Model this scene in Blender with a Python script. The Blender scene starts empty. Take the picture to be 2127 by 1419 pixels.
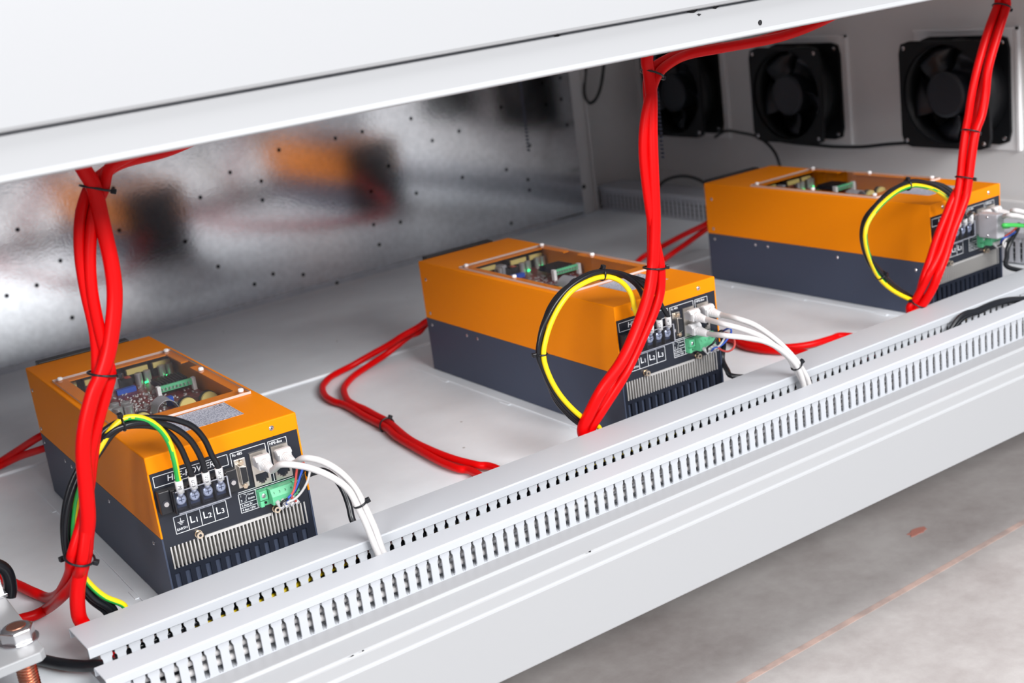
import bpy, bmesh, math, random
from mathutils import Vector, Matrix
random.seed(7)
C = bpy.context.scene.collection
SC = bpy.context.scene

# ------------------------------------------------------------------ camera
CAM = Vector((-0.31626, -1.06054, 0.5083))
YAW, PITCH, ROLL, FPX = 0.57623, -0.28188, -0.13076, 2833.54
FW = Vector((math.sin(YAW)*math.cos(PITCH), math.cos(YAW)*math.cos(PITCH), math.sin(PITCH)))
_r = Vector((math.cos(YAW), -math.sin(YAW), 0)); _u = _r.cross(FW)
RT = _r*math.cos(ROLL) + _u*math.sin(ROLL)
UP = -_r*math.sin(ROLL) + _u*math.cos(ROLL)
cam = bpy.data.cameras.new('camera'); camo = bpy.data.objects.new('camera', cam); C.objects.link(camo)
cam.sensor_width = 36; cam.lens = FPX/2127*36; cam.clip_start = 0.02
m = Matrix((RT, UP, -FW)).transposed().to_4x4(); m.translation = CAM; camo.matrix_world = m
cam.dof.use_dof = True; cam.dof.focus_distance = 1.22; cam.dof.aperture_fstop = 7.5
SC.camera = camo
SC.view_settings.view_transform = 'Standard'; SC.view_settings.look = 'None'
SC.view_settings.gamma = 1; SC.view_settings.use_curve_mapping = False
SC.view_settings.exposure = 0.0

# ------------------------------------------------------------------ world and lights (workshop: pale hall, lamp rows overhead, added left fill)
w = bpy.data.worlds.new('hall'); SC.world = w; w.use_nodes = True
w.node_tree.nodes['Background'].inputs[0].default_value = (0.74, 0.84, 1.0, 1)
w.node_tree.nodes['Background'].inputs[1].default_value = 0.25
def area(name, loc, target, sx, sy, power, col=(1, 1, 1)):
    l = bpy.data.lights.new(name, 'AREA'); l.shape = 'RECTANGLE'; l.size = sx; l.size_y = sy
    l.energy = power; l.color = col
    o = bpy.data.objects.new(name, l); C.objects.link(o); o.location = loc
    o.rotation_euler = (Vector(target)-Vector(loc)).to_track_quat('-Z', 'Y').to_euler()
    return o
area('hall_lamp', (0.55, -3.5, 2.02), (0.5, 0.2, 0.1), 2.2, 0.8, 215, (1.0, 0.997, 0.99))
area('hall_lamp_overhead', (0.6, -1.0, 2.7), (0.5, -0.3, 0.0), 2.6, 1.2, 92, (1.0, 1.0, 1.0))
area('added_left_fill', (-3.2, -2.5, 1.75), (0.8, 0.2, 0.1), 1.6, 0.8, 125, (1.0, 1.0, 1.0))  # added fill from the left that brightens the unit sides

def at(px, py, x=None, y=None, z=None):
    """point where the line of sight of a photo pixel meets the plane x=, y= or z="""
    d = FW + RT*((px-1063.5)/FPX) - UP*((py-709.5)/FPX)
    i, v = (0, x) if x is not None else (1, y) if y is not None else (2, z)
    return CAM + d*((v-CAM[i])/d[i])

# ------------------------------------------------------------------ materials
def mat(name, col, rough=0.5, metal=0.0, spec=0.5, **k):
    m = bpy.data.materials.new(name); m.use_nodes = True
    b = m.node_tree.nodes['Principled BSDF']
    b.inputs['Base Color'].default_value = (*col, 1); b.inputs['Roughness'].default_value = rough
    b.inputs['Metallic'].default_value = metal; b.inputs['Specular IOR Level'].default_value = spec
    for n, v in k.items(): b.inputs[n.replace('_', ' ')].default_value = v
    return m
def nodes(m): return m.node_tree.nodes, m.node_tree.links, m.node_tree.nodes['Principled BSDF']
def noise_mix(m, scale, c1, c2, lo=0.4, hi=0.6, detail=6, rough=0.6, stretch=None):
    n, l, b = nodes(m)
    tc = n.new('ShaderNodeTexCoord'); t = n.new('ShaderNodeTexNoise'); r = n.new('ShaderNodeValToRGB')
    t.inputs['Scale'].default_value = scale; t.inputs['Detail'].default_value = detail; t.inputs['Roughness'].default_value = rough
    src = tc.outputs['Object']
    if stretch:
        mp = n.new('ShaderNodeMapping'); mp.inputs['Scale'].default_value = stretch; l.new(src, mp.inputs[0]); src = mp.outputs[0]
    l.new(src, t.inputs['Vector']); l.new(t.outputs['Fac'], r.inputs[0])
    r.color_ramp.elements[0].position = lo; r.color_ramp.elements[1].position = hi
    r.color_ramp.elements[0].color = (*c1, 1); r.color_ramp.elements[1].color = (*c2, 1)
    l.new(r.outputs[0], b.inputs['Base Color'])
    return r
def bump(m, scale, strength, dist=0.0005):
    n, l, b = nodes(m)
    tc = n.new('ShaderNodeTexCoord'); t = n.new('ShaderNodeTexNoise'); t.inputs['Scale'].default_value = scale
    bp = n.new('ShaderNodeBump'); bp.inputs['Strength'].default_value = strength; bp.inputs['Distance'].default_value = dist
    l.new(tc.outputs['Object'], t.inputs['Vector']); l.new(t.outputs['Fac'], bp.inputs['Height']); l.new(bp.outputs[0], b.inputs['Normal'])
def spots(m, scale, thresh, col, flat=None):
    """small dark marks scattered over whatever colour the material has"""
    n, l, b = nodes(m)
    tc = n.new('ShaderNodeTexCoord'); v = n.new('ShaderNodeTexVoronoi'); v.inputs['Scale'].default_value = scale
    if flat:
        v.voronoi_dimensions = '2D'   # marks on a wall that runs in x and z
        sx_ = n.new('ShaderNodeSeparateXYZ'); cx_ = n.new('ShaderNodeCombineXYZ'); l.new(tc.outputs['Object'], sx_.inputs[0])
        l.new(sx_.outputs[0], cx_.inputs[0]); l.new(sx_.outputs[2], cx_.inputs[1]); l.new(cx_.outputs[0], v.inputs['Vector'])
    else: l.new(tc.outputs['Object'], v.inputs['Vector'])
    mr = n.new('ShaderNodeMapRange'); mr.inputs[1].default_value = thresh*0.6; mr.inputs[2].default_value = thresh
    mr.inputs[3].default_value = 1; mr.inputs[4].default_value = 0
    l.new(v.outputs['Distance'], mr.inputs[0])
    sep = n.new('ShaderNodeSeparateColor'); l.new(v.outputs['Color'], sep.inputs[0])
    gt = n.new('ShaderNodeMath'); gt.operation = 'GREATER_THAN'; gt.inputs[1].default_value = 0.66; l.new(sep.outputs[0], gt.inputs[0])
    mu = n.new('ShaderNodeMath'); mu.operation = 'MULTIPLY'; l.new(mr.outputs[0], mu.inputs[0]); l.new(gt.outputs[0], mu.inputs[1])
    mx = n.new('ShaderNodeMix'); mx.data_type = 'RGBA'; l.new(mu.outputs[0], mx.inputs[0]); mx.inputs[7].default_value = (*col, 1)
    s = b.inputs['Base Color']
    if s.is_linked: l.new(s.links[0].from_socket, mx.inputs[6])
    else: mx.inputs[6].default_value = s.default_value
    l.new(mx.outputs[2], s)

M = {}
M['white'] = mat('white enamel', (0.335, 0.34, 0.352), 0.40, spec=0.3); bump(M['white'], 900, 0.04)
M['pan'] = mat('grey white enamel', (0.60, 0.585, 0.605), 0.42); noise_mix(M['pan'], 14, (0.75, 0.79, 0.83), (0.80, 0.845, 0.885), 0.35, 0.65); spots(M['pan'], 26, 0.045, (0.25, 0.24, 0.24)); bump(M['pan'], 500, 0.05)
M['edge'] = mat('shaded grey enamel', (0.29, 0.29, 0.30), 0.45, spec=0.3)  # for the floor's front strip, its shade put into the colour
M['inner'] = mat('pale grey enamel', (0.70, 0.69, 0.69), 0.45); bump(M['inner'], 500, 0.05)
M['galv'] = mat('galvanised sheet', (0.58, 0.60, 0.63), 0.12, 1.0); noise_mix(M['galv'], 90, (0.74, 0.77, 0.81), (0.86, 0.89, 0.93), 0.35, 0.65); spots(M['galv'], 21, 0.085, (0.02, 0.02, 0.025), True); bump(M['galv'], 260, 0.10, 0.0006)
M['conc'] = mat('concrete', (0.45, 0.42, 0.41), 0.75)
M['orange'] = mat('orange powder coat', (0.90, 0.255, 0.0), 0.5, spec=0.15); bump(M['orange'], 1500, 0.08)
M['slate'] = mat('slate powder coat', (0.050, 0.063, 0.102), 0.5, spec=0.3); bump(M['slate'], 1500, 0.08)
M['black'] = mat('black plastic', (0.012, 0.013, 0.017), 0.4)
M['fplate'] = mat('black front foil', (0.011, 0.014, 0.024), 0.38); bump(M['fplate'], 1500, 0.04)
M['cavity'] = mat('dark interior', (0.006, 0.006, 0.008), 0.8)
M['print'] = mat('white print', (0.75, 0.77, 0.8), 0.6)
M['ink'] = mat('black print', (0.02, 0.02, 0.03), 0.7)
M['alu'] = mat('aluminium', (0.72, 0.70, 0.68), 0.35, 0.6)
M['steel'] = mat('zinc steel', (0.72, 0.72, 0.74), 0.22, 1.0)
M['nickel'] = mat('nickel shell', (0.66, 0.62, 0.57), 0.3, 0.85)
M['brass'] = mat('yellow passivated screw', (0.75, 0.62, 0.48), 0.25, 1.0)
M['copper'] = mat('copper', (0.72, 0.33, 0.22), 0.28, 1.0)
def clear(name, tint, gloss):
    m = bpy.data.materials.new(name); m.use_nodes = True; n = m.node_tree.nodes; l = m.node_tree.links
    n.remove(n['Principled BSDF']); t = n.new('ShaderNodeBsdfTransparent'); t.inputs[0].default_value = (*tint, 1)
    g = n.new('ShaderNodeBsdfGlossy'); g.inputs['Roughness'].default_value = gloss; f = n.new('ShaderNodeFresnel'); f.inputs[0].default_value = 1.45
    x = n.new('ShaderNodeMixShader'); ge = n.new('ShaderNodeNewGeometry'); iv = n.new('ShaderNodeMath'); iv.operation = 'SUBTRACT'; iv.inputs[0].default_value = 1; l.new(ge.outputs['Backfacing'], iv.inputs[1])
    mu = n.new('ShaderNodeMath'); mu.operation = 'MULTIPLY'; l.new(f.outputs[0], mu.inputs[0]); l.new(iv.outputs[0], mu.inputs[1]); l.new(mu.outputs[0], x.inputs[0]); l.new(t.outputs[0], x.inputs[1]); l.new(g.outputs[0], x.inputs[2])
    l.new(x.outputs[0], n['Material Output'].inputs[0]); return m
M['acrylic'] = clear('clear acrylic sheet', (0.97, 0.97, 0.97), 0.05)
M['shield'] = clear('clear terminal shield', (0.80, 0.82, 0.88), 0.10)
M['lidedge'] = mat('bright acrylic edge', (0.62, 0.52, 0.48), 0.3)
M['rim'] = mat('clear plastic rim', (0.30, 0.31, 0.35), 0.2)
M['tscrew'] = mat('terminal screw', (0.75, 0.77, 0.80), 0.35, 0.5)
M['peg'] = mat('white nylon', (0.85, 0.85, 0.86), 0.4)
M['red'] = mat('red cable jacket', (0.62, 0.0008, 0.0015), 0.38, spec=0.18)
M['blk'] = mat('black cable jacket', (0.008, 0.009, 0.012), 0.30, spec=0.4)
M['yel'] = mat('yellow insulation', (0.86, 0.62, 0.005), 0.4)
M['grn'] = mat('green insulation', (0.02, 0.36, 0.06), 0.4)
M['lime'] = mat('green data jacket', (0.05, 0.45, 0.08), 0.4)
M['cable'] = mat('white data jacket', (0.56, 0.545, 0.545), 0.45, spec=0.3)
M['duct'] = mat('white duct plastic', (0.43, 0.445, 0.475), 0.45, spec=0.3)
M['dductg'] = mat('grey duct plastic', (0.48, 0.50, 0.55), 0.45)
M['sleeve'] = mat('white marker sleeve', (0.62, 0.62, 0.63), 0.5)
M['boot'] = mat('white plug boot', (0.64, 0.64, 0.65), 0.45)
M['tgreen'] = mat('green terminal plastic', (0.12, 0.50, 0.26), 0.4)
M['blue'] = mat('blue insulation', (0.02, 0.09, 0.48), 0.4)
M['pink'] = mat('faded red insulation', (0.55, 0.07, 0.06), 0.45)
M['greyplug'] = mat('grey plug shell', (0.40, 0.40, 0.43), 0.45)
M['pcb'] = mat('red circuit board', (0.16, 0.012, 0.015), 0.4)
noise_mix(M['pcb'], 220, (0.10, 0.008, 0.012), (0.30, 0.05, 0.05), 0.45, 0.62)
M['ptape'] = mat('yellow tape', (0.75, 0.62, 0.22), 0.5)
M['can'] = mat('capacitor can', (0.6, 0.62, 0.62), 0.3, 0.7)
M['led'] = mat('green lamp', (0.02, 0.6, 0.15), 0.4, Emission_Color=(0.02, 1.0, 0.25, 1), Emission_Strength=3.0)
M['label'] = mat('silver label', (0.56, 0.58, 0.66), 0.45)
M['rubber'] = mat('dark fan plastic', (0.004, 0.0045, 0.006), 0.5, spec=0.3)
M['blade'] = mat('fan blade plastic', (0.012, 0.014, 0.020), 0.35)
# concrete detail
n, l, b = nodes(M['conc'])
noise_mix(M['conc'], 5, (0.235, 0.205, 0.198), (0.375, 0.35, 0.342), 0.30, 0.62, 12, 0.72)
spots(M['conc'], 5, 0.06, (0.34, 0.17, 0.13)); bump(M['conc'], 60, 0.15, 0.002)
# fine print on the rating plate
n, l, b = nodes(M['label'])
tc = n.new('ShaderNodeTexCoord'); mp = n.new('ShaderNodeMapping'); mp.inputs['Scale'].default_value = (900, 330, 1)
l.new(tc.outputs['Object'], mp.inputs[0])
ns = n.new('ShaderNodeTexNoise'); ns.inputs['Scale'].default_value = 1.0; ns.inputs['Detail'].default_value = 2; l.new(mp.outputs[0], ns.inputs['Vector'])
wv = n.new('ShaderNodeTexWave'); wv.bands_direction = 'Y'; wv.inputs['Scale'].default_value = 105; l.new(tc.outputs['Object'], wv.inputs['Vector'])
g1 = n.new('ShaderNodeMath'); g1.operation = 'GREATER_THAN'; g1.inputs[1].default_value = 0.5; l.new(ns.outputs['Fac'], g1.inputs[0])
g2 = n.new('ShaderNodeMath'); g2.operation = 'GREATER_THAN'; g2.inputs[1].default_value = 0.25; l.new(wv.outputs['Fac'], g2.inputs[0])
mu = n.new('ShaderNodeMath'); mu.operation = 'MULTIPLY'; l.new(g1.outputs[0], mu.inputs[0]); l.new(g2.outputs[0], mu.inputs[1])
mx = n.new('ShaderNodeMix'); mx.data_type = 'RGBA'; mx.inputs[6].default_value = (0.56, 0.58, 0.66, 1); mx.inputs[7].default_value = (0.22, 0.24, 0.33, 1)
l.new(mu.outputs[0], mx.inputs[0]); l.new(mx.outputs[2], b.inputs['Base Color'])

# ------------------------------------------------------------------ mesh builder
class MB:
    def __init__(s): s.v = []; s.f = []; s.sm = []; s.mi = []
    def add(s, vs, fs, smooth=False, mi=0):
        o = len(s.v); s.v += [tuple(p) for p in vs]
        for f in fs: s.f.append([o+i for i in f]); s.sm.append(smooth); s.mi.append(mi)
        return s
    def box(s, x0, x1, y0, y1, z0, z1, mi=0):
        vs = [(x, y, z) for z in (z0, z1) for y in (y0, y1) for x in (x0, x1)]
        return s.add(vs, [(0, 2, 3, 1), (4, 5, 7, 6), (0, 1, 5, 4), (2, 6, 7, 3), (0, 4, 6, 2), (1, 3, 7, 5)], mi=mi)
    def cyl(s, c, ax, r, h, n=16, r2=None, smooth=True, mi=0, rot=0.0):
        c = Vector(c); ax = Vector(ax).normalized(); r2 = r if r2 is None else r2
        a = ax.orthogonal().normalized(); b2 = ax.cross(a)
        ring = lambda p, q: [p+(a*math.cos(2*math.pi*i/n+rot)+b2*math.sin(2*math.pi*i/n+rot))*q for i in range(n)]
        vs = ring(c, r)+ring(c+ax*h, r2)
        s.add(vs, [(i, (i+1) % n, n+(i+1) % n, n+i) for i in range(n)], smooth, mi)
        s.add(ring(c, r), [tuple(reversed(range(n)))], False, mi)
        return s.add(ring(c+ax*h, r2), [tuple(range(n))], False, mi)
    def sphere(s, c, r, n=10, squash=(1, 1, 1), mi=0):
        vs = []; fs = []
        k = n//2
        for i in range(k+1):
            t = math.pi*i/k
            for j in range(n):
                p = 2*math.pi*j/n
                vs.append((c[0]+r*squash[0]*math.sin(t)*math.cos(p), c[1]+r*squash[1]*math.sin(t)*math.sin(p), c[2]+r*squash[2]*math.cos(t)))
        for i in range(k):
            for j in range(n): fs.append((i*n+j, i*n+(j+1) % n, (i+1)*n+(j+1) % n, (i+1)*n+j)[::-1])
        return s.add(vs, fs, True, mi)
    def prism(s, poly, d, mi=0):
        """poly: 3D points (counter-clockwise seen against d), extruded by vector d"""
        k = len(poly); d = Vector(d); P = [Vector(p) for p in poly]
        vs = P+[p+d for p in P]
        fs = [tuple(reversed(range(k))), tuple(range(k, 2*k))]+[(i, (i+1) % k, k+(i+1) % k, k+i) for i in range(k)]
        return s.add(vs, fs, mi=mi)
    def tube(s, pts, r, n=12, closed=False, tone=None, seg=6, raw=False):
        P = [Vector(p) for p in pts] if raw else smooth_path(pts, seg, closed)
        k = len(P); T = []
        for i in range(k):
            a = P[(i-1) % k] if (closed or i > 0) else P[0]
            b2 = P[(i+1) % k] if (closed or i < k-1) else P[-1]
            d = (b2-a); T.append(d.normalized() if d.length > 1e-9 else (T[-1] if T else Vector((0, 0, 1))))
        nrm = T[0].orthogonal().normalized()
        if abs(T[0].z) < 0.9: nrm = (Vector((0, 0, 1))-T[0]*T[0].z).normalized()
        vs = []
        for i in range(k):
            nrm = (nrm-T[i]*nrm.dot(T[i])).normalized(); bn = T[i].cross(nrm)
            rr = r[i] if isinstance(r, list) else r
            for j in range(n):
                q = 2*math.pi*j/n
                vs.append(P[i]+(nrm*math.cos(q)+bn*math.sin(q))*rr)
        o = len(s.v); s.v += [tuple(p) for p in vs]
        for i in range(k if closed else k-1):
            for j in range(n):
                i2 = (i+1) % k
                s.f.append([o+i*n+j, o+i*n+(j+1) % n, o+i2*n+(j+1) % n, o+i2*n+j]); s.sm.append(True)
                s.mi.append(0 if tone is None else (1 if tone(i/k, j/n) else 0))
        if not closed:
            s.f.append([o+j for j in reversed(range(n))]); s.sm.append(False); s.mi.append(0)
            s.f.append([o+(k-1)*n+j for j in range(n)]); s.sm.append(False); s.mi.append(0)
        return s
    def mesh(s, name, mats):
        me = bpy.data.meshes.new(name); me.from_pydata(s.v, [], s.f)
        me.polygons.foreach_set('use_smooth', s.sm); me.polygons.foreach_set('material_index', s.mi)
        for m_ in (mats if isinstance(mats, (list, tuple)) else [mats]): me.materials.append(M[m_])
        me.update(); return me
    def obj(s, name, mats, parent=None, bevel=0, seg=2, loc=None, ang=0.7):
        o = bpy.data.objects.new(name, s.mesh(name, mats)); C.objects.link(o)
        if parent: o.parent = parent
        if loc is not None: o.location = loc
        if bevel:
            bm = bmesh.new(); bm.from_mesh(o.data); bmesh.ops.remove_doubles(bm, verts=bm.verts, dist=1e-6); bm.to_mesh(o.data); bm.free()
            md = o.modifiers.new('bevel', 'BEVEL'); md.width = bevel; md.segments = seg; md.limit_method = 'ANGLE'; md.angle_limit = ang
        return o
def smooth_path(pts, seg=6, closed=False):
    P = [Vector(p) for p in pts]; k = len(P); out = []
    rng = range(k if closed else k-1)
    for i in rng:
        p1, p2 = P[i], P[(i+1) % k]
        p0 = P[(i-1) % k] if (closed or i > 0) else p1*2-p2
        p3 = P[(i+2) % k] if (closed or i < k-2) else p2*2-p1
        for j in range(seg):
            t = j/seg
            out.append(0.5*((2*p1)+(p2-p0)*t+(2*p0-5*p1+4*p2-p3)*t*t+(3*p1-p0-3*p2+p3)*t**3))
    if not closed: out.append(P[-1])
    return out
def tag(o, label, cat, group=None):
    o['label'] = label; o['category'] = cat
    if group: o['group'] = group
    return o
def empty(name, loc, rz=0.0):
    o = bpy.data.objects.new(name, None); C.objects.link(o); o.location = loc; o.rotation_euler = (0, 0, rz); o.empty_display_size = 0.02
    return o
def copy_tree(o, parent=None):
    c = o.copy(); C.objects.link(c)
    if parent: c.parent = parent
    for ch in list(o.children): copy_tree(ch, c)
    return c
def text_mb(mb, s, size, place, spacing=1.0, align='CENTER', bold=0.0):
    """add flat lettering to mb; place maps (u, v) of the text plane to a 3D point"""
    cu = bpy.data.curves.new('t', 'FONT'); cu.body = s; cu.size = size; cu.align_x = align; cu.align_y = 'CENTER'
    cu.resolution_u = 3; cu.space_character = spacing; cu.offset = bold
    o = bpy.data.objects.new('t', cu); me = o.to_mesh()
    mb.add([place(v.co.x, v.co.y) for v in me.vertices], [tuple(p.vertices) for p in me.polygons])
    o.to_mesh_clear(); bpy.data.objects.remove(o); bpy.data.curves.remove(cu)
mm = 0.001

# ------------------------------------------------------------------ workshop floor
mb = MB(); mb.box(-3, 4, -4, 3, -0.26, -0.235)
o = mb.obj('floor', 'conc'); o['kind'] = 'structure'
a = at(1540, 1419, z=-0.235); b_ = at(2127, 1085, z=-0.235); d = (b_-a).normalized(); nn = Vector((-d.y, d.x, 0))
mb = MB()
for k in range(1): mb.prism([a-d*2-nn*0.004, a+d*3-nn*0.004, a+d*3+nn*0.004, a-d*2+nn*0.004], (0, 0, 0.0006))
M['joint'] = mat('pink joint filler', (0.50, 0.33, 0.28), 0.8); noise_mix(M['joint'], 40, (0.30, 0.23, 0.21), (0.44, 0.31, 0.27), 0.35, 0.6)
jo = mb.obj('floor_joint', 'joint', o); jo['label'] = 'thin pink filled joint'
M['stain'] = mat('red chalk smear', (0.36, 0.14, 0.11), 0.85)
c = at(1905, 1105, z=-0.2350); mb = MB(); mb.prism([c+Vector((0.022*math.cos(q)*random.uniform(.5, 1), 0.010*math.sin(q)*random.uniform(.5, 1), 0)) for q in [t*math.pi/7 for t in range(14)]], (0, 0, 0.0008)); st = mb.obj('chalk_smear', 'stain', o); st['label'] = 'faded red smear on the concrete'

# ------------------------------------------------------------------ cabinet
cab = tag(empty('cabinet', (0.5, -0.2, -0.07)), 'white sheet steel electrical cabinet with an open lower bay around the orange units', 'cabinet')
def part(mb, name, m_, parent=None, **k):
    o = mb.obj(name, m_, None, **k)
    if parent is None: parent = cab
    o.parent = parent; o.matrix_parent_inverse = world_of(parent).inverted()
    return o
def world_of(o):
    mw = o.matrix_basis.copy()
    while o.parent: mw = o.parent.matrix_basis @ o.matrix_parent_inverse.inverted().inverted() @ mw if False else o.parent.matrix_basis @ mw; o = o.parent
    return mw
X0, X1 = -0.75, 1.40
YB = 0.965
mb = MB(); mb.box(X0, X1, -0.144, 0.52, -0.03, -0.0015); part(mb, 'floor_pan', 'pan', bevel=0.001)
mb = MB(); mb.box(X0, X1, 0.524, 1.03, -0.03, 0.0005); part(mb, 'rear_floor_pan', 'pan', bevel=0.001)
mb = MB(); mb.box(X0, X1, 0.510, 0.5235, -0.004, 0.0015); part(mb, 'floor_seam', 'pan', bevel=0.001)
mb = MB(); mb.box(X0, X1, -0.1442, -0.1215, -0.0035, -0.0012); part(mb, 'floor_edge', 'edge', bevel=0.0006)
mb = MB(); prof = [(-0.1442, -0.030), (-0.1442, -0.0008), (-0.1462, -0.0004), (-0.1475, -0.0030), (-0.1740, -0.0030), (-0.1758, -0.0040), (-0.1764, -0.0060), (-0.1768, -0.0160), (-0.1782, -0.0168), (-0.1788, -0.0182), (-0.1788, -0.0812), (-0.1770, -0.0828), (-0.165, -0.0828)]
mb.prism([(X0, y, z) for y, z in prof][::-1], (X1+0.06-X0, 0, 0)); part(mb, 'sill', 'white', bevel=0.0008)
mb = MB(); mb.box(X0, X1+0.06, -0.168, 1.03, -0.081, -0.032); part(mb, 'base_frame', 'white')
# upper beam and the upper compartment's front panel
mb = MB(); prof = [(-0.1985, 0.4368), (-0.200, 0.4355), (-0.200, 0.4125), (-0.2015, 0.4095), (-0.2015, 0.4085), (-0.200, 0.4075), (-0.185, 0.4075), (-0.185, 0.4095), (-0.196, 0.4095), (-0.196, 0.4368)]
mb.prism([(X0, y, z) for y, z in prof][::-1], (X1+0.06-X0, 0, 0)); part(mb, 'cross_beam', 'white', bevel=0.0006)
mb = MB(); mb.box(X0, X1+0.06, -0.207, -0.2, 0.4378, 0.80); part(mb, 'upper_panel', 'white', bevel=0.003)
mb = MB()
for px, py, yy in ((1579, 47, -0.2003),):
    c = at(px, py, y=yy); mb.cyl(c+Vector((0, 0.0004, 0)), (0, -1, 0), 0.0022, 0.0006, 12)
part(mb, 'drain_hole', 'cavity')
for px, py, wd, ht, yy in ((1158, 74, 9, 2.5, -0.2003), (1486, 15, 10, 3, -0.2003), (1440, 22, 16, 4, -0.2003), (1453, 30, 7, 2, -0.2003), (754, 1352, 4, 1.6, -0.1791), (732, 1363, 4, 1.6, -0.1791), (1225, 1146, 4, 2, -0.1791)):
    c = at(px, py, y=yy); k = 0.00045; rr = random.Random(px); mb = MB()
    mb.prism([c+Vector((wd*k*math.cos(q)*rr.uniform(.5, 1.1), 0, ht*k*math.sin(q)*rr.uniform(.5, 1.3))) for q in [t*math.pi/4.5 for t in range(9)]], (0, 0.0002, 0)); part(mb, 'paint_chip', 'cavity')
mb = MB(); mb.box(X0, X1, -0.196, 1.03, 0.436, 0.44); part(mb, 'ceiling_panel', 'inner')
mb = MB(); mb.box(X0, 1.1985, YB, YB+0.003, 0.009, 0.44); bp = part(mb, 'back_panel', 'galv')
mb = MB(); mb.prism([(X0, YB+0.003, 0.0), (X0, YB-0.003, 0.0005), (X0, YB-0.004, 0.0085), (X0, YB, 0.0105)][::-1], (1.1985-X0, 0, 0)); part(mb, 'panel_lip', 'galv')
mb = MB(); mb.box(1.199, 1.236, 0.985, 1.02, 0.0005, 0.44); mb.box(1.236, 1.248, 0.993, 1.02, 0.0005, 0.44); mb.box(1.248, 1.254, 0.989, 1.02, 0.0005, 0.44)
po = part(mb, 'corner_post', 'inner', bevel=0.0015)
mb = MB(); c = at(1213, 388, y=0.9845); mb.cyl(c+Vector((0, 0.0004, 0)), (0, -1, 0), 0.0042, 0.0006, 14); part(mb, 'bolt_hole', 'cavity')
mb = MB(); mb.box(1.254, X1+0.002, 1.02, 1.024, 0.0, 0.44); part(mb, 'rear_panel', 'inner')
mb = MB(); mb.box(X1, X1+0.004, -0.185, 1.03, 0.0, 0.44); part(mb, 'end_panel', 'inner')
mb = MB(); mb.box(X1-0.006, X1, -0.14, 1.03, 0.0005, 0.052); part(mb, 'end_panel_kick', 'inner', bevel=0.0015)
mb = MB(); mb.box(-0.264, -0.26, -0.185, 1.03, 0.0, 0.44); part(mb, 'light_block_panel', 'galv')  # unseen panel added to keep left light off the left unit
# louvred filter frames behind the fans
FY = [(0.857, 0.2095), (0.571, 0.2100), (0.2525, 0.2155)]
for fy, fz in FY:
    y0, y1, z0, z1 = fy-0.092, fy+0.092, fz-0.088, fz+0.09
    mb = MB(); mb.box(X1-0.003, X1, y0, y1, z0, z1); mb.box(X1-0.006, X1-0.003, y0, y0+0.004, z0, z1); mb.box(X1-0.006, X1-0.003, y0, y1, z1-0.004, z1)
    fr = part(mb, 'filter_frame', 'peg')
    mb = MB(); zz = z0+0.004
    while zz < z1-0.006: mb.box(X1-0.0045, X1-0.0031, y0+0.005, y0+0.011, zz, zz+0.003); zz += 0.0055
    yy = y0+0.014
    while yy < y1-0.03: mb.box(X1-0.0045, X1-0.0031, yy, yy+0.022, z1-0.013, z1-0.007); yy += 0.028
    so = mb.obj('grille_slots', 'slate', None); so.parent = fr; so.matrix_parent_inverse = Matrix.Translation(cab.location).inverted(); so['kind'] = 'stuff'

# ------------------------------------------------------------------ mounting plates under the units
BOX = [(0.0, 0.0, -0.0389), (0.50238, 0.00257, -0.0201), (1.00066, 0.00713, 0.0003)]
W, D, H, S = 0.137, 0.400, 0.1425, 0.069
which = ['left', 'middle', 'right']
for i, (bx, by, th) in enumerate(BOX):
    e = empty('mounting_plate', (bx, by, -0.0015), th)
    tag(e, ['grey white mounting plate on the cabinet floor under the leftmost orange unit', 'grey white mounting plate under the middle orange unit', 'grey white mounting plate under the rightmost orange unit by the fans'][i], 'plate', 'plates under the orange units')
    mb = MB(); mb.box(-0.014, W+0.014, 0.015, 0.43, 0, 0.0014); mb.obj('plate', 'pan', e, bevel=0.0006)
    mb = MB(); 
    for q in (0.06, 0.2, 0.34): MB().box(-0.018, -0.0138, q, q+0.02, 0, 0.001).obj('weld_bead', 'pan', e, bevel=0.0004)

# ------------------------------------------------------------------ orange inverter units
def shell(name, faces, m_, parent, thick=0.0015, bev=0.0012, out=None):
    vs = []; idx = {}; fs = []
    for f in faces:
        g = []
        for p in f:
            k = tuple(round(q, 6) for q in p)
            if k not in idx: idx[k] = len(vs); vs.append(k)
            g.append(idx[k])
        fs.append(g)
    me = bpy.data.meshes.new(name); me.from_pydata(vs, [], fs)
    bm = bmesh.new(); bm.from_mesh(me); bmesh.ops.recalc_face_normals(bm, faces=bm.faces); bm.normal_update()
    if out is not None:
        for f in bm.faces:
            if f.normal.dot(Vector(out)) < 0: f.normal_flip()
    bm.to_mesh(me); bm.free()
    me.materials.append(M[m_])
    o = bpy.data.objects.new(name, me); C.objects.link(o); o.parent = parent
    if bev:
        md = o.modifiers.new('bevel', 'BEVEL'); md.width = bev; md.segments = 3; md.limit_method = 'ANGLE'; md.angle_limit = 0.8
    md = o.modifiers.new('thick', 'SOLIDIFY'); md.thickness = thick; md.offset = -1
    return o
def grid_faces(us, vs, skip, place):
    out = []
    for i in range(len(us)-1):
        for j in range(len(vs)-1):
            if (i, j) in skip: continue
            out.append([place(us[i], vs[j]), place(us[i+1], vs[j]), place(us[i+1], vs[j+1]), place(us[i], vs[j+1])])
    return out
def screw_mb(c, ax, r=0.0024, h=0.0014):
    mb = MB(); c = Vector(c); ax = Vector(ax)
    mb.cyl(c, ax, r, h*0.5, 14); mb.cyl(c+ax*h*0.5, ax, r*0.95, h*0.5, 14, r2=r*0.55); mb.cyl(c+ax*h*0.98, ax, r*0.35, h*0.04, 6, smooth=False, mi=1)
    return mb

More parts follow.
